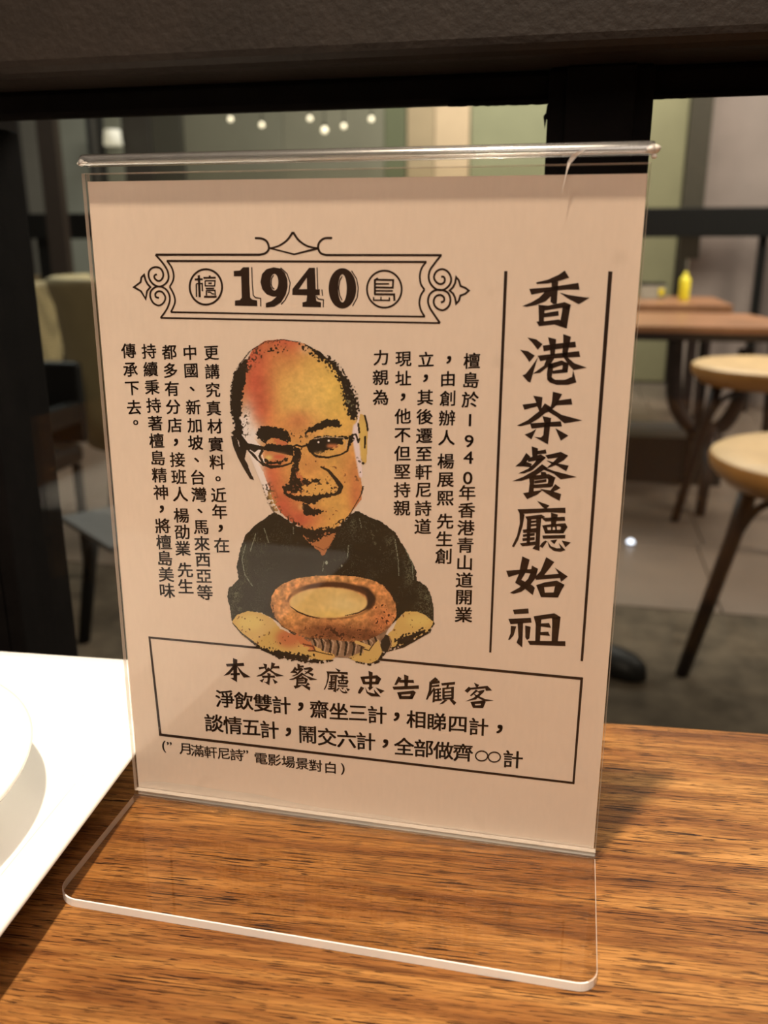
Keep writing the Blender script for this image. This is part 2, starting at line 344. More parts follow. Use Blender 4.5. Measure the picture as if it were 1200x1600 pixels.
pl = st(box('trim_4', at(880, 700, 3.3).x, at(1132, 700, 3.3).x, 3.3, 3.62, -.75, at(1000, 682, 3.3).z, plain('dark_plinth', (.018, .014, .012), .5)))
# things on the outdoor table
c = at(1071, 436, 4.5); hz = ztab
yb = thing('sauce_bottle', (c.x, 4.5, hz), 'small yellow bottle standing on the brown outdoor table', 'bottle')
yel = plain('yellow_plastic', (.75, .62, .03), .4)
lathe('bottle_body', [(0, 0), (.024, 0), (.026, .01), (.026, .10), (.018, .115), (0, .115)], yel, yb, (c.x, 4.5, hz+.0005), 20)
lathe('bottle_cap', [(.012, .1152), (.010, .135), (0, .14)], yel, yb, (c.x, 4.5, hz+.0005), 14)
c = at(1034, 430, 4.6)
nb = thing('napkin_holder', (c.x-.02, 4.6, hz), 'low grey holder with a yellow tag on the brown outdoor table', 'holder')
box('holder_box', c.x-.1, c.x+.02, 4.55, 4.65, hz+.0005, hz+.07, plain('grey_plastic', (.35, .33, .28), .4), nb, .004)
box('lid', c.x-.102, c.x+.022, 4.548, 4.652, hz+.0705, hz+.082, M['black'], nb, .003)
box('label_tag', c.x-.012, c.x+.014, 4.544, 4.5485, hz+.02, hz+.055, yel, nb, .001)
# left: barrel chairs, black armchair, small grey table
rattan, tr_, pr_, or_ = nt('cream_rattan'); v_ = coords(tr_)
ww = N(tr_, 'ShaderNodeTexWave', bands_direction='Z'); ww.inputs['Scale'].default_value = 26; tr_.links.new(v_, ww.inputs[0])
w3 = N(tr_, 'ShaderNodeTexWave', bands_direction='X'); w3.inputs['Scale'].default_value = 18; tr_.links.new(v_, w3.inputs[0])
cr = mix(tr_, 1.0, ramp(tr_, ww.outputs[1], [(.2, srgb(112, 98, 66)), (.7, srgb(160, 146, 108))]), ramp(tr_, w3.outputs[1], [(.1, (.7, .7, .7)), (.6, (1, 1, 1))]), 'MULTIPLY')
tr_.links.new(cr, pr_.inputs['Base Color']); pr_.inputs['Roughness'].default_value = .6
cream = plain('cream_upholstery', srgb(160, 146, 108), .7, var=.1, scale=10)
def barrel(cx, cy, zt, zb_, r, label, mat):
    s = thing('barrel_armchair', (cx, cy, -.75), label, 'armchair', 'barrel-backed armchairs beyond the left of the glass')
    V = []; F = []; n = 30; a0, a1 = math.radians(-200), math.radians(60); prof = [(.80, zb_), (.88, zb_+.12), (.97, zt-.08), (1.03, zt-.02), (1.03, zt), (.97, zt+.006), (.90, zt-.01), (.86, zt-.1), (.76, zb_+.03)]
    for i in range(n+1):
        a = a0 + (a1-a0)*i/n
        for q, z in prof: V.append((cx + r*q*math.cos(a), cy + r*q*math.sin(a), z))
    m_ = len(prof)
    for i in range(n):
        for j in range(m_): F.append((i*m_+j, (i+1)*m_+j, (i+1)*m_+(j+1) % m_, i*m_+(j+1) % m_))
    F.append(tuple(range(m_))); F.append(tuple(n*m_ + j for j in range(m_-1, -1, -1)))
    link('barrel_back', mesh_from('barrel_back', V, F), mat, s, True)
    lathe('seat', [(0, zb_+.10), (r*.7, zb_+.09), (r*.76, zb_+.05), (r*.72, zb_+.005), (0, zb_)], cream, s, (cx, cy, 0), 32)
    for k in range(4):
        a = math.radians(45 + 90*k); tube('leg', [(cx + r*.55*math.cos(a), cy + r*.55*math.sin(a), zb_+.004), (cx + r*.68*math.cos(a), cy + r*.68*math.sin(a), -.75)], [.016, .011], M['black'], s, 10)
Yb = 2.3; zt = at(100, 432, Yb).z; xb0 = at(90, 440, Yb).x
barrel(xb0 + .325, Yb, zt, -.42, .30, 'cream barrel-backed armchair just left of the paper sign', cream)
Yc = 3.2; barrel(at(86, 440, Yc).x - .28, Yc, at(60, 440, Yc).z, -.42, .27, 'woven rattan barrel armchair farther back beside the window post', rattan)
ba = thing('black_armchair', (at(100, 650, 1.9).x, 1.9, -.75), 'low black armchair in shadow in front of the cream barrel armchair', 'armchair')
bx0 = at(40, 650, 1.9).x; bx1 = at(122, 650, 1.9).x
box('seat', bx0, bx1, 1.70, 1.92, at(100, 712, 1.75).z-.06, at(100, 700, 1.75).z-.02, M['black'], ba, .02)
box('backrest', bx0, bx1, 1.921, 1.95, -.36, at(100, 560, 2.0).z, M['black'], ba, .01)
box('armrest', bx0, bx0+.03, 1.68, 1.9195, -.3, -.24, M['black'], ba, .008); box('armrest', bx1-.03, bx1, 1.68, 1.9195, -.3, -.24, M['black'], ba, .008)
for x_ in (bx0+.01, bx1-.03):
    for y_ in (1.71, 1.89): box('leg', x_, x_+.02, y_, y_+.02, -.75, at(100, 712, 1.75).z-.062, M['black'], ba, .002)
gcol = plain('grey_laminate', srgb(70, 69, 69), .5)
corner = at(93, 806, 1.35); sd = thing('side_table', (corner.x+.16, 1.45, -.75), 'small grey-topped side table on a black leg, low beside the sign', 'table')
rt = Matrix.Translation(corner) @ Matrix.Rotation(math.radians(38), 4, 'Z') @ Matrix.Translation(-corner)
box('table_top', corner.x, corner.x+.26, corner.y-.26, corner.y, corner.z-.012, corner.z, gcol, sd, .003, Matrix.Translation(corner) @ Matrix.Rotation(math.radians(52), 4, 'Z') @ Matrix.Translation(-corner))
ft = atz(131, 1003, -.75); tube('leg', [at(146, 812, ft.y), ft], [.017, .015], M['black'], sd, 12)
#lathe('foot_disc', [(0, 0), (.05, 0), (.048, .006), (0, .01)], M['black'], sd, (ft.x, ft.y, -.7498), 20)
# dark shoe-like foot by the sign's right edge
sh = atz(985, 1060, -.75)
V = []; F = []; n = 14; rings = [(-.15, .03, .085, .075), (-.10, .036, .075, .065), (-.05, .040, .062, .052), (-.01, .044, .058, .048), (.02, .040, .052, .044), (.042, .028, .040, .036), (.055, .006, .014, .030)]
sdv = Vector((.86, -.5, 0)).normalized(); side = Vector((.5, .86, 0)).normalized()
for (d, w_, h_, zc) in rings:
    for k in range(n):
        a = 2*math.pi*k/n; z = max(0.0, zc*.5 + h_*.55*math.sin(a) + h_*.05); V.append(sh + sdv*(d-.02) + side*w_*math.cos(a) + Vector((0, 0, z)))
for i in range(len(rings)-1):
    for k in range(n): F.append((i*n+k, i*n+(k+1) % n, (i+1)*n+(k+1) % n, (i+1)*n+k))
F.append(tuple(range(n-1, -1, -1))); F.append(tuple((len(rings)-1)*n + k for k in range(n)))
so = link('shoe', mesh_from('shoe', V, F), M['black'], None, True); tag(so, 'black rounded shoe on the dark mottled floor beyond the glass', 'shoe')
# small glowing dome added for a bluish bright dot
c = atz(985, 850, -.75); fl = thing('glow_dot', c, 'tiny glowing bluish white dot added on the floor beyond the glass beside the sign', 'light')
blue, t_, p_, o_ = nt('cool_glow'); p_.inputs['Emission Color'].default_value = (.75, .82, 1, 1); p_.inputs['Emission Strength'].default_value = 3
lathe('lens', [(0, .016), (.008, .014), (.012, .008), (.0125, .001)], blue, fl, c, 16); lathe('ring', [(.0128, 0), (.0128, .005), (.016, .003), (.016, 0)], M['black'], fl, c, 16)

# ------------------------------------------------------------------ tray and plate
TR = thing('serving_tray', (-.09, 0, TZ), 'white rectangular ceramic tray on the table left of the sign holder', 'tray')
ztr = .0135; c1 = atz(314, 1037, ztr); rr_ = Matrix.Rotation(math.radians(4.0), 4, 'Z'); ex = (rr_ @ Vector((1, 0, 0))); ey = (rr_ @ Vector((0, 1, 0)))
def rrect(x0, x1, y0, y1, r, n=8):
    out = []
    for (cx, cy, a0) in ((x1-r, y1-r, 0), (x0+r, y1-r, 90), (x0+r, y0+r, 180), (x1-r, y0+r, 270)):
        for k in range(n+1): a = math.radians(a0 + 90*k/n); out.append((cx + r*math.cos(a), cy + r*math.sin(a)))
    return out
L = .30; Wd = .22
e0 = atz(0, 1441, ztr)
loops = []  # (inset, z, radius)
spec = [(.016, TZ+.0002, .012), (.013, TZ+.0006, .013), (.0025, .0100, .010), (.0008, .0113, .009), (.0, .0125, .009), (.0010, ztr, .009), (.011, ztr-.0006, .008), (.0125, ztr-.0016, .016), (.0165, TZ+.0055, .018), (.024, TZ+.0034, .018), (.04, TZ+.003, .012)]
V = []; F = []; m = 36
for ins, z, r in spec:
    for (x, y) in rrect(-Wd+ins, -ins, -L+ins, -ins, r, 8): p = c1 + ex*x + ey*y; V.append((p.x, p.y, z))
for i in range(len(spec)-1):
    for k in range(m): F.append((i*m+k, i*m+(k+1) % m, (i+1)*m+(k+1) % m, (i+1)*m+k))
F.append(tuple(range(m-1, -1, -1))); F.append(tuple((len(spec)-1)*m + k for k in range(m)))
tray = link('tray_body', mesh_from('tray_body', V, F), M['white'], TR, True)
# round plate on the tray: right-most rim point at pixel (47,1165)
zr_ = .0205; pr = .075; pc = Vector((-.0958, -.0445, 0))
zf_ = TZ + .0034
PL = thing('round_plate', (pc.x, pc.y, zf_), 'white round plate resting on the white tray at the left edge', 'plate')
lathe('plate_body', [(0, zf_+.002), (.028, zf_+.002), (.030, zf_), (.034, zf_), (.035, zf_+.004), (.056, zr_-.006), (pr, zr_-.0012), (pr+.0004, zr_), (pr-.001, zr_+.0006), (.054, zr_-.0035), (.040, zf_+.0055), (0, zf_+.005)], M['white'], PL, (pc.x, pc.y, 0), 96)

# ------------------------------------------------------------------ acrylic sign holder
LEAN = .022; HW = .148; HH = .1965; sL, cL = math.sin(LEAN), math.cos(LEAN)
def S(u, v, n): return Vector((u, v*sL - n*cL, v*cL + n*sL))
SH = thing('sign_holder', (HW/2, 0, TZ), 'clear bent acrylic sign holder with rounded foot standing on the wooden table', 'sign holder')
def slab(name, v0, v1, n0, n1, mats):
    V = [S(u, v, n) for u in (0, HW) for v in (v0, v1) for n in (n0, n1)]
    F = [(0, 1, 3, 2), (4, 6, 7, 5), (0, 4, 5, 1), (2, 3, 7, 6), (0, 2, 6, 4), (1, 5, 7, 3)]
    o = link(name, mesh_from(name, V, F), mats, SH)
    for i, p in enumerate(o.data.polygons): p.material_index = 1 if i < 4 else 0
    return o
slab('front_panel', .0012, HH-.0050, -.0018, 0, [M['sheet'], M['side']])
slab('back_panel', -.0018, HH-.0050, -.0042, -.0024, [M['sheet'], M['side']])
# fold
V = []; F = []; n = 20; xs = [-.0006, -.0003, .0004] + [HW*i/12 for i in range(1, 12)] + [HW-.0004, HW+.0003, HW+.0006]; rs = [.88, .97, 1] + [1]*11 + [1, .97, .88]
for x, q in zip(xs, rs):
    for k in range(n+1): a = math.pi*k/n; V.append(S(x, HH-.0026 + .0026*q*math.sin(a) - (.0004 if a < .01 or a > 3.13 else 0), -.0021 + .0026*q*math.cos(a)))
    for k in range(n+1): a = math.pi*(1-k/n); V.append(S(x, HH-.0026 + .0007*math.sin(a), -.0021 + .0007*math.cos(a)))
m = 2*(n+1)
for i in range(len(xs)-1):
    for k in range(m): F.append((i*m+k, i*m+(k+1) % m, (i+1)*m+(k+1) % m, (i+1)*m+k))
F.append(tuple(range(m-1, -1, -1))); F.append(tuple((len(xs)-1)*m + k for k in range(m)))
fo = link('top_fold', mesh_from('top_fold', V, F), M['fold'], SH, True)
# bend at the foot of the panel
V = []; F = []; n = 6
for x in (0, HW):
    for k in range(n+1): a = math.pi/2*k/n; V.append(Vector((x, -.0012 + .0012*math.sin(a), .0012 - .0012*math.cos(a))))
    V.append(Vector((x, .0018, .0012))); V.append(Vector((x, .0016, -.0012))); V.append(Vector((x, .0008, TZ+.0001))); V.append(Vector((x, -.0012, TZ+.0001)))
m = n+5
for k in range(m): F.append((k, (k+1) % m, m+(k+1) % m, m+k))
F.append(tuple(range(m-1, -1, -1))); F.append(tuple(m+k for k in range(m)))
link('bend', mesh_from('bend', V, F), M['bend'], SH, False)
# foot plate
pl = [(0, -.0012)]
for k in range(9): a = math.radians(180 + 90*k/8); pl.append((.007 + .007*math.cos(a), -.0483 + .007 + .007*math.sin(a)))
for k in range(9): a = math.radians(270 + 90*k/8); pl.append((HW-.005 + .005*math.cos(a), -.0483 + .005 + .005*math.sin(a)))
pl.append((HW, -.0012)); m = len(pl)
V = [(x, y, TZ+.0001) for x, y in pl] + [(x, y, -.0002) for x, y in pl] + [(x + (.0002 if x < .01 else (-.0002 if x > HW-.01 else 0)), y + (.0002 if y < -.03 else 0), 0) for x, y in pl]
F = [tuple(range(m-1, -1, -1)), tuple(2*m + k for k in range(m))] + [(k, k+1, m+k+1, m+k) for k in range(m-1)] + [(m+k, m+k+1, 2*m+k+1, 2*m+k) for k in range(m-1)]
fp = link('foot_plate', mesh_from('foot_plate', V, F), [M['base'], M['edge'], M['side']], SH)
for i, p in enumerate(fp.data.polygons):
    if i >= 2: p.material_index = 1 if p.normal.y < -.5 else 2
# pale curved streak at the fold
def strip(name, pts, ws, n_, mat, par, th=.0001):
    Pp = [pu(x, y, n_) for x, y in pts]; V = []; F = []
    for i, (u, v) in enumerate(Pp):
        a = Pp[max(i-1, 0)]; b = Pp[min(i+1, len(Pp)-1)]; d = Vector((b[0]-a[0], b[1]-a[1])).normalized(); wv = ws[i]/2
        V += [S(u - d.y*wv, v + d.x*wv, n_), S(u + d.y*wv, v - d.x*wv, n_)]
    for i in range(len(Pp)-1): F.append((2*i, 2*i+1, 2*i+3, 2*i+2))
    return link(name, mesh_from(name, V, F), mat, par)
def pu(px, py, n_=-.0019):
    """photograph pixel -> (u, v) on the sheet of the card"""
    d = ray(px, py); o = S(0, 0, n_); nn = Vector((0, -cL, sL)); t = (o - CAM).dot(nn)/d.dot(nn); p = CAM + d*t - o
    return p.x, p.dot(Vector((0, sL, cL)))
frost = plain('frosty_white', (.72, .67, .62), .3)
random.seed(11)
for (uu, dv, dn, rr) in ((HW+.0003, .0006, .0012, .0012), (HW+.0005, -.0010, .0014, .0006), (-.0004, .0004, .0010, .0009)):  # pale lumps added as bright glints at the fold ends
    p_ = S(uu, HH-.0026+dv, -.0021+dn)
    lathe('fold_end_glint', [(0, -rr)] + [(rr*random.uniform(.6, 1.1)*math.cos(a_), rr*math.sin(a_)) for a_ in (-.8, -.2, .4, .9)] + [(0, rr)], frost, SH, p_, 7, 1.5, .8)
strip('pale_streak', [(914,234),(903,239),(895,246),(889,255),(886,266),(882,283),(877,303)], [.0002,.0006,.0012,.0008,.0003,.00015,.00005], .00005, frost, SH)

# ------------------------------------------------------------------ the printed card
CD = thing('printed_card', (HW/2, 0, 0), 'cream printed card with black lettering and a cartoon portrait, inside the holder', 'sign')
ul, vt = pu(130, 284); ur, vt2 = pu(1016, 271)
print('card', ul, vt, ur, vt2, 'fold', HH)
V = []; F = []; nu, nv = 12, 24
for s_ in (0, 1):
    for j in range(nv+1):
        for i in range(nu+1):
            u = .0005 + (HW-.0010)*i/nu; vtop = vt + (vt2 - vt)*i/nu; v = .0012 + (vtop-.0012)*j/nv
            V.append(S(u, v, -.00196 if s_ == 0 else -.00222))
m = (nu+1)*(nv+1)
for s_ in (0, 1):
    for j in range(nv):
        for i in range(nu): a = s_*m + j*(nu+1) + i; F.append((a, a+1, a+nu+2, a+nu+1) if s_ == 0 else (a, a+nu+1, a+nu+2, a+1))
bd = [i for i in range(nu+1)] + [(j+1)*(nu+1)-1 for j in range(1, nv+1)] + [nv*(nu+1) + i for i in range(nu-1, -1, -1)] + [j*(nu+1) for j in range(nv-1, 0, -1)]
for a, b in zip(bd, bd[1:] + bd[:1]): F.append((a, m+a, m+b, b))
link('paper', mesh_from('paper', V, F), M['paper'], CD)
PN = -.00192
def flat(name, polys, par=CD, mat=None):
    """polys: list of (outer, [holes]) in photograph pixels -> one flat inked mesh on the card"""
    V = []; F = []
    for outer, holes in polys:
        rings = [[pu(x, y) for x, y in outer]] + [[pu(x, y) for x, y in h] for h in holes]
        tris = tessellate_polygon([[Vector((a, b, 0)) for a, b in r] for r in rings]); base = len(V)
        for r in rings: V += [S(a, b, PN) for a, b in r]
        F += [tuple(base + i for i in t) for t in tris]
    return link(name, mesh_from(name, V, F), mat or M['ink'], par)
def z(pts, ox, oy, sc): return [(ox + x/sc, oy + y/sc) for x, y in pts]
def ribbon(pts, w, closed=False, sub=0):
    """a pen line as quads, pixels"""
    P = [Vector((x, y)) for x, y in pts]
    if sub: P = [Vector((q.x, q.y)) for q in smooth_path([(p.x, p.y, 0) for p in P], sub)]
    if closed and (P[0]-P[-1]).length > .01: P.append(P[0].copy())
    ws = w if isinstance(w, (list, tuple)) else [w]*len(P)
    if len(ws) != len(P): ws = list(np.interp(np.linspace(0, 1, len(P)), np.linspace(0, 1, len(ws)), ws))
    out = []
    L_, R__ = [], []
    for i, p in enumerate(P):
        if closed and i in (0, len(P)-1): a, b = P[-2], P[1]
        else: a, b = P[max(i-1, 0)], P[min(i+1, len(P)-1)]
        d1 = (p-a).normalized() if (p-a).length > 1e-6 else (b-p).normalized(); d2 = (b-p).normalized() if (b-p).length > 1e-6 else d1
        nrm = Vector((-(d1+d2).y, (d1+d2).x)); nrm = nrm.normalized() if nrm.length > 1e-6 else Vector((-d1.y, d1.x))
        q = 1/max(.45, abs(nrm.dot(Vector((-d1.y, d1.x))))); L_.append(p + nrm*ws[i]/2*q); R__.append(p - nrm*ws[i]/2*q)
    for i in range(len(P)-1): out.append(([tuple(L_[i]), tuple(L_[i+1]), tuple(R__[i+1]), tuple(R__[i])], []))
    return out
def ellp(cx, cy, rx, ry, n=40): return [(cx + rx*math.cos(2*math.pi*k/n), cy + ry*math.sin(2*math.pi*k/n)) for k in range(n)]
def ring(cx, cy, rx, ry, w): return [(ellp(cx, cy, rx+w/2, ry+w/2), [ellp(cx, cy, rx-w/2, ry-w/2)])]
# ------------------------------------------------------------------ brush title characters, traced
A = (800, 410, 8)
BIG = {}
BIG['xiang'] = (A, [[(300,250),(450,215),(590,150),(660,100),(715,190),(600,228),(450,262),(310,270)], [(215,330),(470,310),(830,255),(845,340),(700,338),(480,355),(242,402)], [(490,230),(578,240),(560,515),(515,520),(480,490),(495,300)], [(415,350),(490,345),(490,420),(420,485),(300,532),(180,555),(128,545),(240,500),(340,440),(390,390)], [(592,375),(700,405),(900,435),(972,440),(835,522),(700,450)], [(330,525),(412,550),(400,690),(398,760),(340,797),(305,740),(335,735)], [(335,530),(450,540),(660,495),(738,530),(700,600),(630,565),(410,600),(380,570)], [(630,540),(735,530),(715,640),(685,825),(600,800),(600,750),(625,620)], [(400,635),(580,605),(585,665),(400,685)], [(330,745),(590,712),(640,750),(680,825),(530,775),(340,797)]])
BIG['gang'] = (A, [[(192,938),(300,960),(382,1022),(322,1092),(260,1010)], [(102,1092),(200,1110),(285,1165),(218,1245),(160,1160)], [(325,1185),(300,1260),(262,1390),(230,1500),(200,1490),(130,1410),(170,1395),(230,1320)], [(450,935),(552,960),(535,1160),(480,1170),(470,1030)], [(640,895),(738,930),(690,1160),(625,1160),(640,1000)], [(383,1040),(600,1010),(792,990),(802,1060),(650,1070),(395,1110)], [(320,1165),(840,1108),(852,1180),(500,1200),(355,1235)], [(440,1180),(540,1180),(490,1260),(440,1310),(350,1380),(262,1390),(400,1290)], [(620,1150),(690,1150),(700,1190),(780,1260),(935,1315),(770,1345),(700,1270)], [(460,1270),(620,1225),(700,1260),(690,1300),(620,1285),(520,1320),(460,1330)], [(450,1260),(520,1275),(510,1350),(497,1430),(520,1470),(480,1500),(440,1470),(435,1400)], [(640,1250),(710,1265),(695,1375),(620,1380)], [(500,1355),(700,1325),(695,1375),(510,1392)], [(440,1440),(500,1440),(540,1468),(660,1468),(750,1430),(765,1345),(805,1500),(700,1530),(560,1530),(470,1500)]])
B_ = (790, 605, 8)
BIG['cha'] = (B_, [[(210,218),(400,192),(400,238),(235,282)], [(345,105),(462,125),(445,290),(420,300),(395,240),(380,180)], [(590,55),(708,85),(665,165),(620,240),(575,285),(560,260),(580,170)], [(640,168),(820,142),(835,215),(640,225),(600,250)], [(490,200),(580,255),(560,300),(500,320),(400,400),(300,460),(190,487),(140,480),(280,410),(430,290)], [(500,240),(580,270),(700,345),(960,415),(735,452),(640,370),(540,310)], [(460,360),(570,385),(548,560),(530,715),(360,620),(440,628),(470,600),(485,450)], [(305,452),(690,425),(705,490),(540,492),(325,518)], [(385,520),(322,652),(238,592),(320,560)], [(622,512),(785,605),(690,668),(655,590)]])
BIG['can'] = (B_, [[(325,738),(405,765),(400,850),(335,880)], [(380,800),(502,778),(512,828),(390,840)], [(258,820),(310,868),(270,920),(220,990),(120,990),(190,930)], [(280,885),(440,840),(505,880),(460,920),(390,915),(280,935)], [(400,895),(500,885),(420,960),(330,1040),(230,1078),(158,1078),(280,1020),(350,960)], [(240,925),(330,960),(310,1000),(210,990)], [(495,852),(690,808),(782,855),(730,910),(600,985),(500,1020),(600,930),(650,880),(530,895)], [(508,912),(640,950),(790,980),(757,1050),(650,985),(560,950)], [(455,962),(520,1005),(440,1060),(350,1120),(200,1170),(82,1175),(220,1120),(360,1040)], [(480,1000),(600,1045),(890,1122),(690,1152),(600,1080),(470,1030)], [(440,1060),(500,1060),(520,1100),(440,1110)], [(300,1110),(540,1085),(625,1130),(600,1190),(540,1180),(525,1140),(370,1160),(340,1140)], [(540,1120),(620,1125),(590,1240),(520,1240)], [(350,1218),(560,1200),(575,1250),(350,1262)], [(360,1170),(510,1150),(510,1185),(360,1205)], [(290,1110),(362,1130),(350,1310),(285,1330),(300,1200)], [(218,1325),(350,1300),(465,1285),(400,1340),(270,1400)], [(425,1270),(560,1290),(620,1210),(687,1260),(600,1305),(695,1335),(675,1420),(560,1360)]])
D_ = (780, 780, 6.669)
BIG['ting'] = (D_, [[(395,18),(525,65),(485,105),(450,80)], [(190,105),(690,88),(692,145),(500,135),(215,155)], [(210,130),(265,160),(245,280),(200,420),(155,500),(132,492),(185,380),(215,250)], [(270,180),(440,160),(480,185),(430,205),(290,215)], [(290,200),(335,205),(330,330),(285,335)], [(330,225),(385,220),(385,242),(330,248)], [(330,262),(385,255),(385,278),(330,285)], [(385,190),(440,190),(430,300),(420,540),(345,515),(375,480),(385,300)], [(245,318),(390,298),(390,348),(250,352)], [(245,368),(370,350),(370,380),(248,394)], [(240,408),(370,393),(370,425),(245,437)], [(288,350),(325,350),(320,465),(285,470)], [(215,460),(375,440),(380,478),(240,492)], [(480,430),(500,440),(450,510),(420,490),(445,455)], [(440,195),(685,183),(688,225),(480,232)], [(540,140),(612,160),(585,290),(540,290)], [(440,275),(540,260),(690,250),(712,290),(690,300),(620,282),(500,292)], [(475,322),(685,316),(668,355),(480,358)], [(450,280),(495,280),(515,355),(478,355)], [(540,280),(558,280),(555,340),(540,340)], [(580,280),(600,280),(602,340),(585,340)], [(645,280),(712,290),(670,355),(632,350)], [(450,378),(690,372),(688,408),(455,412)], [(500,435),(540,490),(600,512),(640,510),(620,455),(690,530),(640,548),(570,540),(520,500)], [(530,430),(605,420),(575,470)], [(650,430),(748,450),(690,500)]])
BIG['shi'] = (D_, [[(240,595),(318,630),(290,740),(230,840),(350,900),(372,925),(350,1000),(270,935),(165,870),(205,780)], [(340,690),(405,725),(380,820),(320,900),(230,965),(150,987),(110,975),(210,920),(300,830),(330,760)], [(72,745),(380,725),(400,755),(380,780),(250,765),(97,812)], [(490,603),(575,655),(470,790),(640,775),(640,820),(385,840),(370,815),(430,750)], [(580,713),(715,805),(645,862),(620,780)], [(385,895),(480,865),(600,848),(680,890),(670,920),(590,905),(400,925)], [(385,895),(465,900),(480,1000),(435,1020)], [(585,890),(680,890),(612,1025),(555,1020)], [(430,975),(620,970),(612,1025),(438,1020)]])
BIG['zu'] = (D_, [[(142,1152),(303,1138),(308,1190),(157,1198)], [(95,1248),(330,1235),(338,1285),(118,1303)], [(190,1280),(250,1280),(240,1545),(180,1495),(200,1440)], [(120,1320),(178,1325),(150,1420),(110,1465),(92,1465),(118,1400)], [(270,1315),(328,1330),(315,1450),(290,1468),(272,1440)], [(358,1220),(440,1240),(425,1490),(375,1490),(380,1300)], [(358,1220),(575,1188),(640,1228),(620,1260),(540,1240),(400,1260)], [(550,1230),(640,1228),(610,1490),(545,1490),(552,1300)], [(430,1295),(520,1290),(540,1340),(430,1325)], [(430,1385),(510,1380),(530,1425),(430,1415)], [(295,1475),(690,1480),(690,1530),(320,1518)]])
E1 = (340, 1020, 5.4545); E2 = (560, 1040, 5.4545)
BIG['ben'] = (E1, [[(70,95),(222,85),(228,112),(78,118)], [(130,45),(168,58),(165,250),(108,215),(135,212)], [(130,110),(150,125),(100,185),(50,197),(100,150)], [(160,105),(215,165),(283,208),(222,212),(185,160)], [(110,175),(190,170),(190,190),(110,192)]])
BIG['zhong'] = (E2, [[(15,95),(50,98),(62,150),(40,158)], [(15,95),(160,82),(195,112),(160,110),(35,115)], [(150,90),(195,112),(170,160),(140,158)], [(45,137),(170,135),(165,160),(45,160)], [(85,45),(122,58),(115,195),(90,205),(92,120)], [(20,178),(50,190),(15,240),(-5,235),(0,215)], [(55,180),(80,225),(140,240),(130,200),(190,265),(110,262),(70,235)], [(80,185),(130,180),(95,212)], [(145,185),(222,215),(188,238)]])
BIG['gao'] = (E2, [[(340,92),(368,110),(325,165),(305,165)], [(345,120),(470,122),(475,148),(350,145)], [(388,75),(428,90),(420,185),(392,185)], [(290,180),(515,168),(515,198),(300,205)], [(330,228),(470,212),(490,228),(470,240),(340,250)], [(330,230),(365,235),(370,282),(350,285)], [(450,222),(490,228),(462,282),(435,282)], [(348,260),(468,258),(462,285),(352,285)]])
BIG['gu'] = (E2, [[(655,98),(685,125),(640,140),(610,135)], [(610,140),(690,128),(695,150),(610,160)], [(605,135),(630,145),(620,230),(590,290),(575,290),(600,210)], [(620,170),(690,160),(690,178),(620,185)], [(640,205),(657,205),(650,310),(630,315)], [(650,200),(705,192),(705,206),(650,213)], [(650,228),(705,222),(705,235),(650,241)], [(650,256),(705,250),(705,263),(650,269)], [(640,288),(710,280),(712,298),(640,305)], [(672,195),(688,195),(688,295),(672,297)], [(640,190),(655,195),(610,260),(590,265)], [(705,150),(825,138),(822,162),(712,170)], [(755,160),(775,160),(765,190),(748,190)], [(715,190),(735,190),(735,280),(715,282)], [(790,185),(815,180),(812,278),(792,280)], [(715,190),(812,180),(812,195),(715,205)], [(730,220),(795,215),(795,230),(730,235)], [(730,250),(795,246),(795,260),(730,265)], [(715,276),(812,268),(812,285),(715,292)], [(735,290),(760,295),(720,325),(690,330)], [(775,290),(800,285),(835,315),(815,338)]])
BIG['ke'] = (E2, [[(985,145),(1030,165),(1015,185),(1000,180)], [(940,180),(970,195),(930,232),(905,215)], [(945,190),(1100,172),(1140,212),(1085,215),(1080,195),(960,205)], [(1000,205),(1020,215),(960,262),(950,255)], [(1010,220),(1075,205),(1070,225),(1000,290),(910,305),(980,275),(1030,235)], [(975,235),(1080,285),(1155,298),(1075,305),(1000,265)], [(955,310),(1070,295),(1085,310),(1060,325),(970,328)], [(955,312),(990,315),(1000,358),(975,358)], [(1050,305),(1085,310),(1065,358),(1035,358)], [(975,340),(1065,337),(1062,362),(975,360)]])
def brush(name, key, box_=None):
    (ox, oy, sc), st_ = BIG[key]; polys = [z(s_, ox, oy, sc) for s_ in st_]
    if box_:
        xs = [p[0] for q in polys for p in q]; ys = [p[1] for q in polys for p in q]; x0, x1, y0, y1 = min(xs), max(xs), min(ys), max(ys); X0, X1, Y0, Y1, sh = box_
        polys = [[(X0 + (x-x0)/(x1-x0)*(X1-X0), Y0 + (y-y0)/(y1-y0)*(Y1-Y0) + sh*((x-x0)/(x1-x0) - .5)) for x, y in q] for q in polys]
    return flat(name, [(q, []) for q in polys])
for k in ('xiang', 'gang', 'cha', 'can', 'ting', 'shi', 'zu'): brush('title_character', k)
brush('heading_character', 'ben')
e1 = lambda x0, x1, y0, y1, sh: (340 + x0/5.4545, 340 + 0 + x1/5.4545, 1020 + y0/5.4545, 1020 + y1/5.4545, sh)
brush('heading_character', 'cha', e1(328, 565, 80, 278, 3)); brush('heading_character', 'can', e1(605, 850, 94, 318, 3)); brush('heading_character', 'ting', e1(905, 1130, 130, 342, 3))
for k in ('zhong', 'gao', 'gu', 'ke'): brush('heading_character', k)
# rules beside the title, box round the notice
def quad(p0, p1, w0, w1): return ribbon([p0, p1], [w0, w1])
flat('title_rule', quad((790.4, 423.5), (766, 1019.5), 5, 3.4)); flat('title_rule', quad((953.8, 424), (909, 1033), 6.6, 4))
flat('notice_box', ribbon([(233.5, 996), (909, 1060.5), (896, 1223.5), (250.5, 1148), (233.5, 996)], [3.2, 4.2, 3.4, 4.0, 3.2], closed=True))
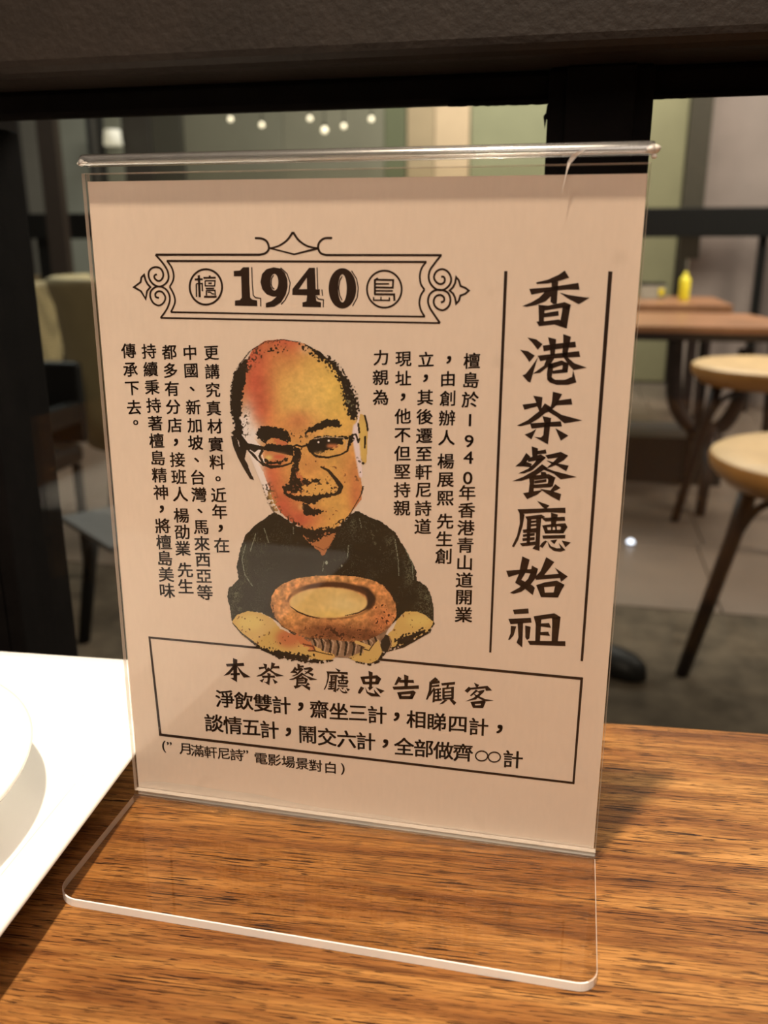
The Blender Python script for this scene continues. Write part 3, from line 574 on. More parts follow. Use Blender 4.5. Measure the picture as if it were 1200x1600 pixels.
# banner
i1 = lambda p: z(p, 200, 350, 6); i2 = lambda p: z(p, 360, 350, 6); i3 = lambda p: z(p, 560, 370, 6.667)
P = []
P += ribbon(i1([(258,288),(700,288),(1200,288)]) + i2([(280,288)]), 3.6) + ribbon(i2([(275,288),(330,272),(360,230),(345,170),(300,138),(238,132)]), 3.4, sub=6) + [(ellp(360+238/6, 350+132/6, 1.8, 1.8, 12), [])]
P += ribbon(i2([(945,131),(880,135),(835,170),(822,220),(845,272),(900,291)]), 3.4, sub=6) + ribbon(i2([(895,291)]) + i3([(0,190),(868,191)]), 3.5) + [(ellp(360+945/6, 350+131/6, 1.8, 1.8, 12), [])]
P += ribbon(i2([(370,227),(450,206),(530,152),(586,75)]), [2.6, 3.6], sub=6) + ribbon(i2([(586,75),(640,152),(720,206),(822,228)]), [3.6, 2.8], sub=6) + ribbon(i2([(370,226),(598,284),(822,228)]), [2.4, 2.6, 3.6])
P += ribbon(i1([(258,288),(330,372),(372,445),(378,515),(345,565),(290,587),(232,560),(197,505),(195,450),(222,415),(268,404),(312,425),(331,478),(313,522),(282,534),(252,512),(247,485),(270,470)]), 3.0, sub=5)
P += ribbon(i1([(305,880),(365,795),(392,705),(372,632),(322,592),(262,590),(217,625),(208,680),(238,740),(290,764),(335,735),(350,688),(325,642),(288,630),(258,650),(260,682),(290,694)]), 2.9, sub=5)
P += ribbon(i3([(862,191),(795,275),(745,350),(732,430),(760,500),(820,550),(890,550),(950,500),(965,430),(930,362),(870,337),(812,362),(787,420),(810,470),(852,492),(890,478),(900,445),(888,418),(862,415)]), 3.2, sub=5)
P += ribbon(i3([(850,898),(790,812),(742,735),(725,665),(745,597),(800,557),(870,555),(932,583),(958,650),(942,720),(890,762),(838,755),(797,720),(784,670),(805,622),(852,605),(890,630),(890,668),(858,684)]), 3.2, sub=5)
P += ribbon(i1([(305,880)]) + i3([(0,883),(850,898)]), 2.8)
P += ribbon(i1([(362,346),(1190,349)]) + i3([(0,260),(710,262)]), 3.4) + ribbon(i1([(402,826)]) + i3([(0,822),(694,832)]), 2.7)
P += ribbon(i1([(366,346),(410,410),(428,480),(420,535),(390,588)]), 2.8, sub=5) + ribbon(i1([(390,588),(428,660),(440,735),(402,826)]), 2.8, sub=5)
P += ribbon(i3([(706,262),(662,320),(640,400),(650,490),(688,550)]), 3.0, sub=5) + ribbon(i3([(688,550),(650,610),(635,690),(652,765),(690,832)]), 3.0, sub=5)
P += ribbon(i1([(150,476),(165,530),(185,565),(210,592),(178,628),(165,702),(122,630),(55,592),(118,545),(125,500)]), 3.0, closed=True) + ribbon(i3([(1018,420),(1045,452),(1064,512),(1110,530),(1150,560),(1110,595),(1062,612),(1045,668),(1018,695),(1005,630),(985,590),(950,560),(985,525),(1008,480)]), 3.2, closed=True)
flat('banner_frame', P)
flat('banner_roundel', ring(200+730/6, 350+590/6, 152/6, 166/6, 3.2)); flat('banner_roundel', ring(560+270/6.667, 370+545/6.667, 181/6.667, 193/6.667, 3.0))
g = []
for L, w_ in (([(205,432),(172,450),(172,600)], 22), ([(172,446),(362,450),(358,530),(175,526)], 20), ([(175,490),(320,490)], 17), ([(175,562),(360,563)], 17), ([(165,598),(372,600),(375,668)], 22), ([(158,628),(158,660),(322,662),(322,630)], 16), ([(235,625),(235,660)], 14)): g += ribbon(i3(L), w_/6.667)
flat('roundel_character', g)
g = []
for L, w_ in (([(663,480),(672,686)], 22.3), ([(625,520),(700,518)], 20), ([(640,560),(642,685)], 14), ([(640,560),(695,558),(697,630)], 14), ([(766,483),(766,505)], 18), ([(706,505),(822,503)], 18), ([(722,532),(816,532),(812,580),(724,580),(722,532)], 12), ([(752,556),(786,556)], 16), ([(728,605),(808,603)], 14), ([(735,620),(735,670)], 14), ([(738,622),(815,622),(818,670)], 13), ([(745,640),(770,638),(790,655),(808,655)], 12), ([(712,682),(832,682)], 20)): g += ribbon(i1(L), w_/6)
flat('roundel_character', g)
n9h = ellp(412, 545, 37, 78, 30)
flat('banner_numeral', [(i2([(30,440),(88,436),(118,405),(175,405),(178,560),(186,690),(205,708),(250,716),(252,770),(42,765),(42,718),(88,712),(106,690),(100,490),(32,490)]), [])])
flat('banner_numeral', [(i2([(405,405),(470,418),(512,460),(534,520),(536,590),(520,660),(475,735),(410,775),(332,783),(330,742),(385,722),(435,680),(400,680),(340,660),(298,610),(281,545),(295,470),(335,425)]), [i2(n9h)])])
flat('banner_numeral', [(i2([(738,410),(792,410),(800,612),(838,612),(838,667),(800,668),(806,722),(850,735),(848,780),(675,776),(675,735),(712,725),(718,668),(580,665),(580,610)]), [i2([(715,505),(718,610),(640,612)])])])
flat('banner_numeral', [(i2(ellp(1050, 603, 130, 189, 48)), [i2(ellp(1050, 603, 40, 132, 30))])])
g = []
for L in ([(200,405),(205,560),(214,668),(235,690),(284,697),(284,772)], [(470,410),(530,465),(560,550),(548,640),(512,712),(475,754)], [(405,480),(384,515),(382,565),(393,597),(412,610)], [(812,408),(818,610)], [(857,614),(864,672)], [(806,678),(822,702),(872,710),(870,780)], [(1135,438),(1183,515),(1198,600),(1188,690),(1145,770)], [(1048,490),(1025,530),(1015,600),(1025,672),(1048,716)]): g += ribbon(i2(L), 1.7)
flat('numeral_shadow', g)

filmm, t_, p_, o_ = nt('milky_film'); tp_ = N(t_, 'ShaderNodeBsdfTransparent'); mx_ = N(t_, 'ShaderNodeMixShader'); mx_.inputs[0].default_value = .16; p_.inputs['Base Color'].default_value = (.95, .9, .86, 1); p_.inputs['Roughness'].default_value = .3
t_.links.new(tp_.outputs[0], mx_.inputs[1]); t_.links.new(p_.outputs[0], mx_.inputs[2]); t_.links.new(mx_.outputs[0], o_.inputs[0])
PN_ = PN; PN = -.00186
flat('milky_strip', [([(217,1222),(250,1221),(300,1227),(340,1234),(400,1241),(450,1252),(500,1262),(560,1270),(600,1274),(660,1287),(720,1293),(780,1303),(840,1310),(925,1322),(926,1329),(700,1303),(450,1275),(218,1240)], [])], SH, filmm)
PN = PN_

# ------------------------------------------------------------------ running text
fc = bpy.data.curves.new('lettering', 'FONT'); fo_ = bpy.data.objects.new('lettering', fc); C.objects.link(fo_); fc.resolution_u = 3
cache = {}
def glyph(ch, off):
    if (ch, off) in cache: return cache[ch, off]
    fc.body = ch; bpy.context.view_layer.update()
    dg = bpy.context.evaluated_depsgraph_get(); me = fo_.evaluated_get(dg).to_mesh()
    V = np.array([v.co[:2] for v in me.vertices]); F = [tuple(p.vertices) for p in me.polygons]; fo_.evaluated_get(dg).to_mesh_clear()
    if len(V): lo, hi = V.min(0), V.max(0); V = V - (lo+hi)/2
    if len(V) and off:      # bolder: the same strokes laid down again, shifted a hair each way
        n_ = len(V); V0, F0 = V, F; V = np.concatenate([V0 + np.array(d)*off for d in ((-1, -.7), (1, -.7), (-1, .7), (1, .7))]); F = [tuple(i + n_*k for i in f) for k in range(4) for f in F0]
    cache[ch, off] = (V, F); return V, F
ref = glyph('\u570b', 0)[0]; REF = ref[:, 1].max() - ref[:, 1].min()
print('ref glyph height', REF)
def text(name, chars, hpx, off=.018, wide=1.05, slant=.07, par=None):
    """chars: (character, x, y) centres in photograph pixels; hpx full character height"""
    VV = []; FF = []
    for ch, x, y in chars:
        k_ = 1.0
        if isinstance(ch, tuple): ch, k_ = ch
        V, F = glyph(ch, off)
        if not len(V): continue
        u0, v0 = pu(x, y); _, va = pu(x, y-hpx/2); _, vb = pu(x, y+hpx/2); sc = (va-vb)/REF*k_; b = len(VV)
        for a, c_ in V: VV.append(S(u0 + a*sc*wide, v0 + c_*sc + a*sc*slant, PN))
        FF += [tuple(b+i for i in f) for f in F]
    return link(name, mesh_from(name, VV, FF), M['ink'], par or CD)
def col(name, s, ox, oy, sc, pts, h, **k):
    """pts: list of (index, x, y) in crop pixels; the rest is interpolated"""
    idx = [p[0] for p in pts]; X = np.interp(range(len(s)), idx, [p[1] for p in pts]); Y = np.interp(range(len(s)), idx, [p[2] for p in pts])
    ch = []
    for i, c_ in enumerate(s): ch.append(((c_, 1.3) if c_ == '\uff0c' else c_, ox + X[i]/sc, oy + Y[i]/sc))
    return text(name, ch, h, **k)
LA = (170, 520, 3.48); LB = (570, 530, 3.48); LC = (220, 980, 1.7143)
col('text_column', '更講究真材實料。近年，在', *LA, [(0,558,110),(3,570,410),(6,588,703),(7,594,794),(8,597,882),(11,613,1155)], 21.5)
col('text_column', '中國、新加坡、台灣、馬來西亞等', *LA, [(0,441,107),(4,465,503),(8,490,880),(14,522,1412)], 21.5)
col('text_column', '都多有分店，接班人', *LA, [(0,328,105),(4,357,502),(8,388,877)], 21.5)
col('text_column', '楊劭業', *LA, [(0,394,993),(2,402,1172)], 21.5); col('text_column', '先生', *LA, [(0,415,1290),(1,418,1378)], 21.5)
col('text_column', '持續秉持著檀島精神，將檀島美味', *LA, [(0,218,100),(4,252,492),(8,282,868),(10,293,1050),(14,318,1402)], 21.5)
col('text_column', '傳承下去。', *LA, [(0,107,98),(3,137,405),(4,146,488)], 21.5)
col('text_column', '檀島於', *LB, [(0,582,117),(2,573,328)], 23)
col('text_column', '1940', *LB, [(0,572,440),(1,567,555),(2,563,643),(3,560,755)], 24, off=.012, slant=0, wide=1.15)
col('text_column', '年香港青山道開業', *LB, [(0,557,835),(4,543,1215),(7,537,1498)], 22.3)
col('text_column', '，由創辦人', *LB, [(0,457,112),(1,452,215),(4,445,535)], 22.3)
col('text_column', '楊展熙', *LB, [(0,440,663),(2,437,865)], 22.3); col('text_column', '先生創', *LB, [(0,437,990),(2,427,1180)], 22.3)
col('text_column', '立，其後遷至軒尼詩道', *LB, [(0,333,108),(4,323,525),(9,315,1018)], 22.3)
col('text_column', '現址，他不但堅持親', *LB, [(0,210,108),(4,205,522),(8,202,918)], 22.3)
col('text_column', '力親為', *LB, [(0,87,100),(2,85,316)], 22.3)
col('text_line', '淨飲雙計，齋坐三計，相睇四計，', *LC, [(0,225,192),(3,377,209),(4,428,213),(5,478,220),(9,685,240),(10,737,247),(13,905,267),(14,961,273)], 25.5, off=.018, wide=1.0)
col('text_line', '談情五計，鬧交六計，全部做齊', *LC, [(0,196,257),(3,345,275),(4,395,281),(5,447,288),(9,655,312),(10,705,319),(13,863,336)], 25.5, off=.018, wide=1.0)
col('text_line', '計', *LC, [(0,997,354)], 25.5, off=.018, wide=1.0)
text('text_line', [(c_, 220 + x/1.7143, 980 + y/1.7143) for c_, x, y in (('(',62,320),('\u201d',76,312),('月',118,326),('滿',151,331),('軒',187,335),('尼',222,339),('詩',257,342),('\u201d',281,334),('電',322,352),('影',358,356),('場',395,361),('景',432,366),('對',468,371),('白',508,376),(')',541,380))], 17, off=.014)
flat('infinity_sign', [(ellp(220+913/1.7143, 980+345/1.7143, 10.5, 8.8, 28), [ellp(220+913/1.7143, 980+345/1.7143, 8.3, 6.6, 28)]), (ellp(220+947/1.7143, 980+348/1.7143, 10.5, 8.8, 28), [ellp(220+947/1.7143, 980+348/1.7143, 8.3, 6.6, 28)])])
bpy.data.objects.remove(fo_)

# ---- the printed portrait: colours laid out on a fine grid, in 1/2.963 px steps of the card artwork ----
def paint_portrait():
    S = 0.8; Wc, Hc = 450, 675; k = 1/2.963/S
    rng = np.random.RandomState(7)
    yy, xx = np.mgrid[0:Hc, 0:Wc].astype(np.float32)
    def blur(a, r):
        r = int(round(r))
        if r < 1: return a
        for ax in (0, 1):
            for _ in range(2):
                pad = [(0, 0), (0, 0)]; pad[ax] = (r + 1, r)
                c = np.cumsum(np.pad(a, pad, mode='edge'), axis=ax, dtype=np.float64)
                n = 2*r + 1
                a = ((c[n:] - c[:-n]) if ax == 0 else (c[:, n:] - c[:, :-n])) / n
        return a.astype(np.float32)
    n1 = rng.rand(Hc, Wc).astype(np.float32)
    n2 = blur(rng.rand(Hc, Wc), 1); n2 = (n2 - n2.mean())/n2.std()
    n4 = blur(rng.rand(Hc, Wc), 3); n4 = (n4 - n4.mean())/n4.std()
    n9 = blur(rng.rand(Hc, Wc), 9); n9 = (n9 - n9.mean())/n9.std()
    def poly(pts):
        m = np.zeros((Hc, Wc), bool); P = [(x*k, y*k) for x, y in pts]
        for (x0, y0), (x1, y1) in zip(P, P[1:] + P[:1]):
            if y0 == y1: continue
            c = ((yy + .5 > min(y0, y1)) & (yy + .5 <= max(y0, y1)))
            m ^= c & (xx + .5 < (x1 - x0)*(yy + .5 - y0)/(y1 - y0) + x0)
        return m.astype(np.float32)
    def line(pts, w):
        m = np.zeros((Hc, Wc), np.float32); P = [(x*k, y*k) for x, y in pts]
        ws = w if isinstance(w, (list, tuple)) else [w]*len(P)
        for i in range(len(P) - 1):
            (x0, y0), (x1, y1) = P[i], P[i+1]; dx, dy = x1 - x0, y1 - y0
            t = np.clip(((xx - x0)*dx + (yy - y0)*dy)/(dx*dx + dy*dy + 1e-6), 0, 1)
            d = np.hypot(xx - x0 - t*dx, yy - y0 - t*dy)
            m = np.maximum(m, (d < (ws[i]*(1-t) + ws[i+1]*t)*k/2).astype(np.float32))
        return m
    def ell(cx, cy, rx, ry): return (((xx/k - cx)/rx)**2 + ((yy/k - cy)/ry)**2 < 1).astype(np.float32)
    def grain(m, r=3, a=.16):
        b = blur(m, r); return (b + 1.8*a*n2*np.clip(4*b*(1 - b), 0, 1) > .5).astype(np.float32)
    col = np.zeros((Hc, Wc, 3), np.float32) + np.array([.85, .70, .60], np.float32); alpha = np.zeros((Hc, Wc), np.float32)
    def put(m, c, al=True):
        nonlocal col, alpha
        m3 = np.clip(m, 0, 1)[..., None]; col = col*(1 - m3) + np.asarray(c, np.float32)/255*m3
        if al: alpha = np.maximum(alpha, (m > .5).astype(np.float32))
    INK = (50, 33, 18); PALE = (226, 190, 168)
    # shirt and sleeves
    shirt = poly([(262,858),(300,880),(350,920),(430,935),(560,930),(610,880),(640,852),(700,880),(760,905),(825,955),(850,1000),(885,1055),(918,1130),(922,1175),(965,1200),(990,1250),(1000,1300),(1002,1385),(930,1345),(860,1330),(700,1480),(400,1480),(300,1380),(200,1325),(140,1320),(66,1372),(60,1310),(44,1260),(50,1215),(98,1170),(88,1110),(105,1030),(130,965),(180,915)])
    put(grain(shirt, 1, .1), (46, 34, 19))
    put(grain(shirt, 1, .1)*(n9 > .5)*(n1 > .93), (78, 68, 46), False)
    def weave(poly_, dens, c=(96, 86, 58)):
        m = blur(poly(poly_), 5); put(m*((n2*.35 + (n1 - .5)*2.6 + n4*.25) > dens), c, False)
    weave([(100,1030),(130,1020),(150,1200),(110,1210)], .9); weave([(60,1210),(100,1180),(110,1260),(60,1300)], .5)
    weave([(50,1230),(110,1240),(120,1330),(60,1350)], 1.0); weave([(860,1010),(900,1100),(915,1180),(870,1200)], .5)
    weave([(920,1175),(990,1230),(1000,1330),(930,1260)], .5); weave([(930,1260),(1000,1290),(1002,1380),(900,1330)], .9)
    weave([(600,890),(640,880),(670,990),(630,1000)], .7); weave([(640,870),(740,920),(800,1060),(740,1050)], 1.35)
    weave([(770,940),(830,980),(830,1100),(790,1050)], .9); weave([(150,960),(230,930),(240,1000),(160,1060)], 1.3)
    weave([(500,1080),(620,1080),(680,1150),(490,1150)], 1.5)
    for L in ([(128,1010),(112,1080),(125,1150),(160,1200)], [(175,960),(150,1040)], [(350,905),(350,960)], [(820,985),(835,1080),(838,1150)], [(860,1010),(900,1100),(905,1170)], [(605,1010),(600,1070)], [(490,1090),(485,1130)], [(215,935),(235,1000)], [(655,890),(665,930)]):
        put(line(L, 5)*(n1 > .35), (120, 112, 84), False)
    put(ell(503, 1093, 6, 9), (150, 140, 110), False); put(ell(573, 1107, 4, 5), (150, 140, 110), False)
    # neck
    put(grain(poly([(385,968),(470,950),(550,950),(530,1000),(490,1062),(440,1015)]), 2, .12), (178, 98, 44))
    put(grain(poly([(395,965),(500,955),(470,990),(430,1000)]), 3, .3), INK, False)
    put(line([(450,1015),(490,1035),(525,1010)], 4)*(n1 > .3), (120, 60, 25), False)
    # pale flesh behind the face (left cheek and temple, strip by the ear)
    put(blur(poly([(110,330),(180,330),(300,640),(280,860),(235,800),(190,700),(150,600),(100,480)]), 5), PALE)
    ear = poly([(640,420),(655,402),(682,412),(695,470),(692,560),(690,625),(678,640),(655,600)])
    put(ear, (205, 148, 62)); put(blur(poly([(655,440),(685,450),(680,620),(662,600)]), 4)*ear, (214, 160, 66), False)
    # face
    face = poly([(120,190),(160,110),(220,66),(300,60),(400,78),(480,120),(560,200),(620,320),(640,440),(630,520),(650,620),(668,740),(665,800),(600,885),(550,935),(470,948),(400,935),(340,905),(290,860),(255,800),(235,740),(210,670),(190,640),(205,560),(150,500),(110,420),(105,300)])
    base = np.zeros((Hc, Wc, 3), np.float32); X = xx/k; Y = yy/k
    def g(cx, cy, rx, ry): return np.exp(-((X-cx)/rx)**2 - ((Y-cy)/ry)**2)[..., None]
    base[:] = (212, 142, 54)
    base += g(430,330,200,220)*np.array([6, 16, 14]); base += g(560,300,90,200)*np.array([6, 10, -4])
    for (cx, cy, rx, ry, a) in ((150,140,110,90,.9), (170,260,75,130,.95), (190,380,70,120,.85), (300,60,130,60,.85), (330,100,60,110,.35), (350,480,140,80,.3), (240,700,70,120,.85), (300,830,70,90,.9), (380,890,90,60,.9), (280,600,50,30,.5), (650,800,40,90,.45), (640,700,30,150,.3), (420,640,80,70,.25), (600,650,50,120,.2), (370,430,60,40,.35)):
        w_ = g(cx, cy, rx, ry)*a; base = base*(1 - w_) + np.array([192, 74, 40])*w_
    for (cx, cy, rx, ry, a) in ((130,440,40,90,1), (160,500,50,60,1), (190,660,26,90,.9), (205,760,30,60,.8), (405,100,30,30,.35)):
        w_ = g(cx, cy, rx, ry)*a; base = base*(1 - w_) + np.array(PALE)*w_
    base *= (1 + .018*n4 + .02*n9 + .012*n2)[..., None]
    fm = grain(face, 1, .05)[..., None]; col = col*(1 - fm) + base/255*fm; alpha = np.maximum(alpha, fm[..., 0])
    # strip by the ear
    put(blur(poly([(628,455),(650,440),(655,520),(672,700),(655,700),(630,560),(622,500)]), 1), (222, 180, 165))
    # hair
    put(grain(poly([(62,300),(72,225),(105,168),(140,150),(135,230),(118,300),(112,370),(105,430),(125,500),(85,490),(62,400)]), 2, .22), INK)
    put(blur(poly([(90,385),(140,380),(140,520),(100,500)]), 4)*(n2 > .5), INK, False)
    put(blur(poly([(105,160),(220,80),(300,62),(330,120),(200,150),(140,210)]), 5)*(n2 > 1.35), INK, False)
    put(blur(poly([(110,170),(180,90),(200,120),(150,200),(125,230)]), 4)*(n2 > .3), (70, 42, 26), False)
    put(blur(poly([(215,115),(260,100),(330,95),(320,115),(240,135)]), 2)*(n2 > .7), INK, False)
    put(line([(62,400),(60,330),(72,235),(100,175),(150,112),(220,70),(300,60),(380,72)], 5)*(n1 > .25), INK)
    put(grain(poly([(500,125),(545,165),(600,235),(640,320),(652,395),(640,440),(612,425),(590,370),(575,290),(550,225),(510,165)]), 4, .30), INK)
    put(grain(poly([(375,68),(440,88),(500,125),(530,170),(480,160),(430,120),(395,100)]), 4, .42), INK, False)
    put(blur(poly([(440,90),(560,170),(560,240),(500,190)]), 4)*(n2 > .9), INK, False)
    put(blur(poly([(590,370),(650,390),(640,440),(610,430)]), 3)*(n2 > .2), INK, False)
    put(blur(poly([(575,250),(650,330),(650,400),(585,380)]), 6)*(n2 > 1.4), (120, 100, 60), False)
    put(line([(655,400),(648,440),(640,480)], 9)*(n1 > .2), (225, 185, 170), False)
    for L in ([(680,412),(690,450),(694,480)], [(682,510),(680,560)], [(640,500),(650,535),(655,520)], [(650,450),(655,490)]): put(line(L, 9), INK)
    put(ell(672, 632, 7, 6), INK)
    # brows
    put(grain(poly([(172,492),(190,468),(230,458),(290,468),(325,490),(338,530),(322,548),(280,520),(250,520),(225,540),(185,515)]), 2, .2), INK)
    put(grain(poly([(395,497),(420,470),(470,445),(505,428),(560,436),(575,452),(565,465),(500,468),(450,488),(410,498)]), 2, .2), INK)
    put(blur(poly([(390,470),(440,450),(450,500),(400,515)]), 3)*(n2 > 1.1), INK, False)
    put(blur(poly([(320,480),(400,500),(400,560),(320,560)]), 6)*(n2 > 1.7), INK, False)
    # left temple and arm of the glasses
    put(poly([(62,508),(78,505),(100,540),(118,600),(140,640),(165,700),(168,712),(150,705),(125,665),(95,610),(72,555)]), INK)
    put(line([(95,535),(112,585),(118,610)], 5), PALE, False); put(line([(143,650),(160,690)], 3), PALE, False)
    put(poly([(62,492),(80,478),(110,500),(140,540),(215,556),(330,548),(352,556),(350,600),(300,590),(240,575),(190,570),(170,585),(190,620),(230,645),(212,648),(170,610),(135,570),(128,600),(122,640),(108,600),(98,530)]), INK)
    put(line([(150,572),(165,582),(185,605)], 4), PALE, False); put(line([(112,500),(145,540)], 4), PALE, False)
    # left lens
    put(line([(205,575),(192,600),(215,638),(245,650),(300,645),(340,632),(352,600)], [14,10,12,16,10,8,8]), INK)
    put(grain(poly([(215,545),(345,545),(350,590),(310,575),(225,580)]), 2, .12), INK)
    put(blur(ell(270, 600, 52, 15), 3), (200, 120, 60), False); put(blur(ell(235, 607, 16, 10), 2), (215, 170, 80), False); put(blur(ell(285, 602, 28, 9), 2), (202, 78, 40), False)
    put(grain(poly([(205,610),(240,625),(300,622),(325,600),(330,615),(290,638),(230,640)]), 2, .2), INK)
    put(line([(205,595),(215,628)], 4), (235, 205, 180), False)
    put(grain(poly([(255,520),(330,530),(320,548),(270,545)]), 2, .2), (196, 95, 45), False)
    # bridge, right lens
    put(line([(345,556),(365,548),(390,556),(412,548)], [8,9,9,10]), INK)
    put(line([(412,545),(425,575),(455,600),(510,606),(570,592),(600,575),(612,520)], [10,10,12,9,8,9,12]), INK)
    put(grain(poly([(412,550),(440,518),(490,505),(600,512),(640,490),(632,520),(610,560),(606,520),(560,530),(550,550),(500,545),(480,590),(450,590),(425,570)]), 2, .15), INK)
    put(grain(poly([(470,520),(560,510),(585,535),(520,575),(500,585),(470,560)]), 3, .2), INK)
    put(blur(ell(530, 552, 28, 9), 2), (206, 104, 48), False); put(blur(ell(475, 585, 30, 7), 2)*(n1 > .4), (190, 130, 60), False)
    put(line([(445,520),(500,510),(580,515),(598,530),(590,565)], 3), (196, 150, 110), False); put(ell(513, 528, 5, 5), PALE, False); put(ell(466, 535, 4, 5), PALE, False)
    # nose shadow, nostrils, moustache shadow, smile line
    put(grain(poly([(350,560),(388,560),(385,600),(378,640),(372,680),(400,700),(430,716),(452,708),(480,702),(470,720),(430,725),(395,735),(390,765),(345,770),(300,760),(302,738),(335,725),(335,680),(350,640)]), 2, .16), INK)
    put(grain(poly([(398,690),(368,675),(365,700),(395,712)]), 2, .3), (196, 100, 44), False)
    put(line([(478,650),(510,665),(545,705),(570,740),(562,765),(540,778)], [8,12,18,22,20,12]), INK)
    put(grain(poly([(300,755),(345,778),(400,785),(450,780),(540,768),(562,772),(520,788),(480,800),(458,820),(410,826),(385,812),(340,800),(312,785)]), 2, .18), INK)
    put(blur(poly([(400,715),(560,715),(560,775),(400,775)]), 4)*(n2 > 1.0), INK, False)
    put(grain(poly([(395,815),(420,820),(430,840),(470,848),(498,848),(470,870),(430,878),(400,870),(392,840)]), 2, .16), INK)
    put(blur(ell(383, 835, 10, 14), 2), (216, 140, 70), False)
    put(blur(poly([(340,740),(400,725),(400,760),(350,770)]), 3)*(n2 > 1.4), (180, 90, 40), False)
    # specks along jaw and chin
    put(blur(poly([(205,740),(240,720),(300,860),(370,910),(360,935),(280,890),(230,820)]), 4)*(n2 > .45), INK)
    put(blur(poly([(225,770),(250,760),(290,860),(270,870)]), 3)*(n2 > .1), (190, 130, 60), False)
    put(grain(poly([(350,905),(400,930),(470,940),(545,925),(600,885),(640,850),(600,900),(560,945),(470,975),(390,960),(350,930)]), 4, .35), INK)
    put(line([(672,742),(664,775),(645,810),(610,870),(570,915)], [9,6,4,4,5])*(n1 > .15), INK)
    put(blur(poly([(630,600),(665,620),(670,700),(640,720)]), 4)*(n2 > 1.5), INK, False)
    put(blur(poly([(330,540),(600,640),(600,900),(330,900)]), 9)*(n2 > 2.2), (120, 60, 30), False)
    # arms and hands
    skin = (206, 150, 68)
    armL = poly([(66,1368),(90,1335),(140,1318),(200,1326),(250,1350),(290,1400),(370,1435),(440,1470),(470,1490),(535,1525),(525,1550),(470,1545),(390,1535),(270,1520),(200,1490),(120,1435)])
    armR = poly([(1000,1368),(960,1335),(920,1320),(870,1320),(830,1360),(815,1400),(740,1470),(660,1500),(590,1530),(640,1550),(700,1562),(740,1545),(770,1500),(840,1480),(900,1455),(985,1405)])
    for a_ in (armL, armR): put(grain(a_, 1, .06), skin)
    put(blur(ell(150, 1370, 60, 35), 5)*armL, (216, 168, 78), False); put(blur(ell(330, 1440, 60, 45), 6)*armL, (196, 100, 48), False); put(blur(ell(930, 1360, 60, 28), 5)*armR, (214, 165, 76), False)
    put(blur(armL, 4)*(n2 + .5*n4 > 1.9), (110, 60, 25), False); put(blur(armR, 4)*(n2 + .5*n4 > 2.0), (110, 60, 25), False)
    put(line([(66,1370),(110,1420),(200,1490),(280,1520),(400,1540),(480,1552),(530,1545)], [4,6,14,20,22,16,8])*(n2 > -1.2), INK)
    put(grain(poly([(200,1480),(300,1505),(420,1520),(450,1560),(280,1530)]), 3, .35), INK)
    put(line([(640,1552),(705,1565),(745,1548),(775,1500),(860,1478),(980,1412),(1000,1372)], [6,10,14,16,14,10,4])*(n2 > -1.1), INK)
    put(grain(poly([(820,1450),(950,1400),(985,1405),(900,1458),(830,1485)]), 3, .35), INK)
    put(ell(775, 1465, 30, 40), (48, 34, 22)); put(line([(752,1440),(745,1470),(760,1500)], 6), (90, 60, 36), False); put(line([(795,1435),(803,1470),(790,1500)], 5), (150, 100, 60), False)
    # tart: paper cup, crust, custard
    cup = poly([(300,1390),(360,1400),(700,1400),(800,1380),(770,1440),(735,1480),(660,1510),(600,1535),(520,1530),(450,1500),(400,1450)])
    put(cup, (150, 104, 70)); put(blur(cup, 3)*np.clip(.5 + .5*n4, 0, 1)*.7, (104, 66, 40), False)
    for i, x in enumerate(range(440, 740, 36)):
        put(line([(x,1440),(x+12,1470+(i%2)*12),(x+4,1520)], 9), (52, 34, 20), False); put(line([(x+10,1448),(x+24,1462),(x+16,1510)], 6), (178, 128, 92), False)
    body = poly([(245,1290),(250,1250),(268,1215),(305,1190),(370,1165),(440,1156),(540,1152),(640,1158),(720,1175),(770,1200),(800,1235),(825,1280),(828,1340),(800,1390),(745,1430),(700,1450),(640,1462),(560,1455),(480,1445),(420,1440),(370,1425),(300,1392),(262,1345)])
    crust = np.zeros((Hc, Wc, 3), np.float32) + np.array([204, 120, 54], np.float32)
    for (cx, cy, rx, ry, a, c) in ((330,1340,90,50,.7,(206,128,58)), (560,1425,200,40,.85,(108,52,22)), (500,1400,90,30,.5,(120,58,24)), (760,1360,60,60,.5,(180,82,34)), (540,1168,250,22,.6,(212,140,66)), (290,1230,50,50,.5,(212,136,62)), (440,1330,120,30,.4,(208,130,60)), (620,1350,90,22,.4,(210,132,60)), (700,1440,60,30,.7,(96,46,20))):
        w_ = g(cx, cy, rx, ry)*a; crust = crust*(1 - w_) + np.array(c, np.float32)*w_
    crust *= np.clip(1 + .09*n4 + .05*n2, .5, 1.2)[..., None]
    bm_ = grain(body, 1, .06)[..., None]; col = col*(1 - bm_) + crust/255*bm_
    alpha = np.maximum(alpha, bm_[..., 0])
    put(blur(poly([(380,1385),(700,1390),(740,1440),(600,1470),(440,1450)]), 6)*(n2*.6 + n4*.6 > .9), (76, 38, 16), False)
    put(blur(poly([(720,1260),(820,1260),(815,1400),(700,1420)]), 6)*(n2*.7 + n4*.5 > 1.1), (86, 42, 18), False)
    put(line([(255,1290),(262,1345),(300,1390),(370,1425)], 4)*(n1 > .2), (70, 38, 18), False); put(line([(770,1200),(800,1235),(828,1290)], 6)*(n1 > .2), (60, 34, 18), False)
    rim = ell(527, 1268, 203, 86)*(1 - ell(515, 1278, 188, 72)); put(blur(rim, 1), (88, 48, 22), False)
    put(blur(poly([(640,1195),(700,1210),(735,1260),(700,1310),(660,1335),(690,1280),(690,1230)]), 2), (62, 36, 20), False)
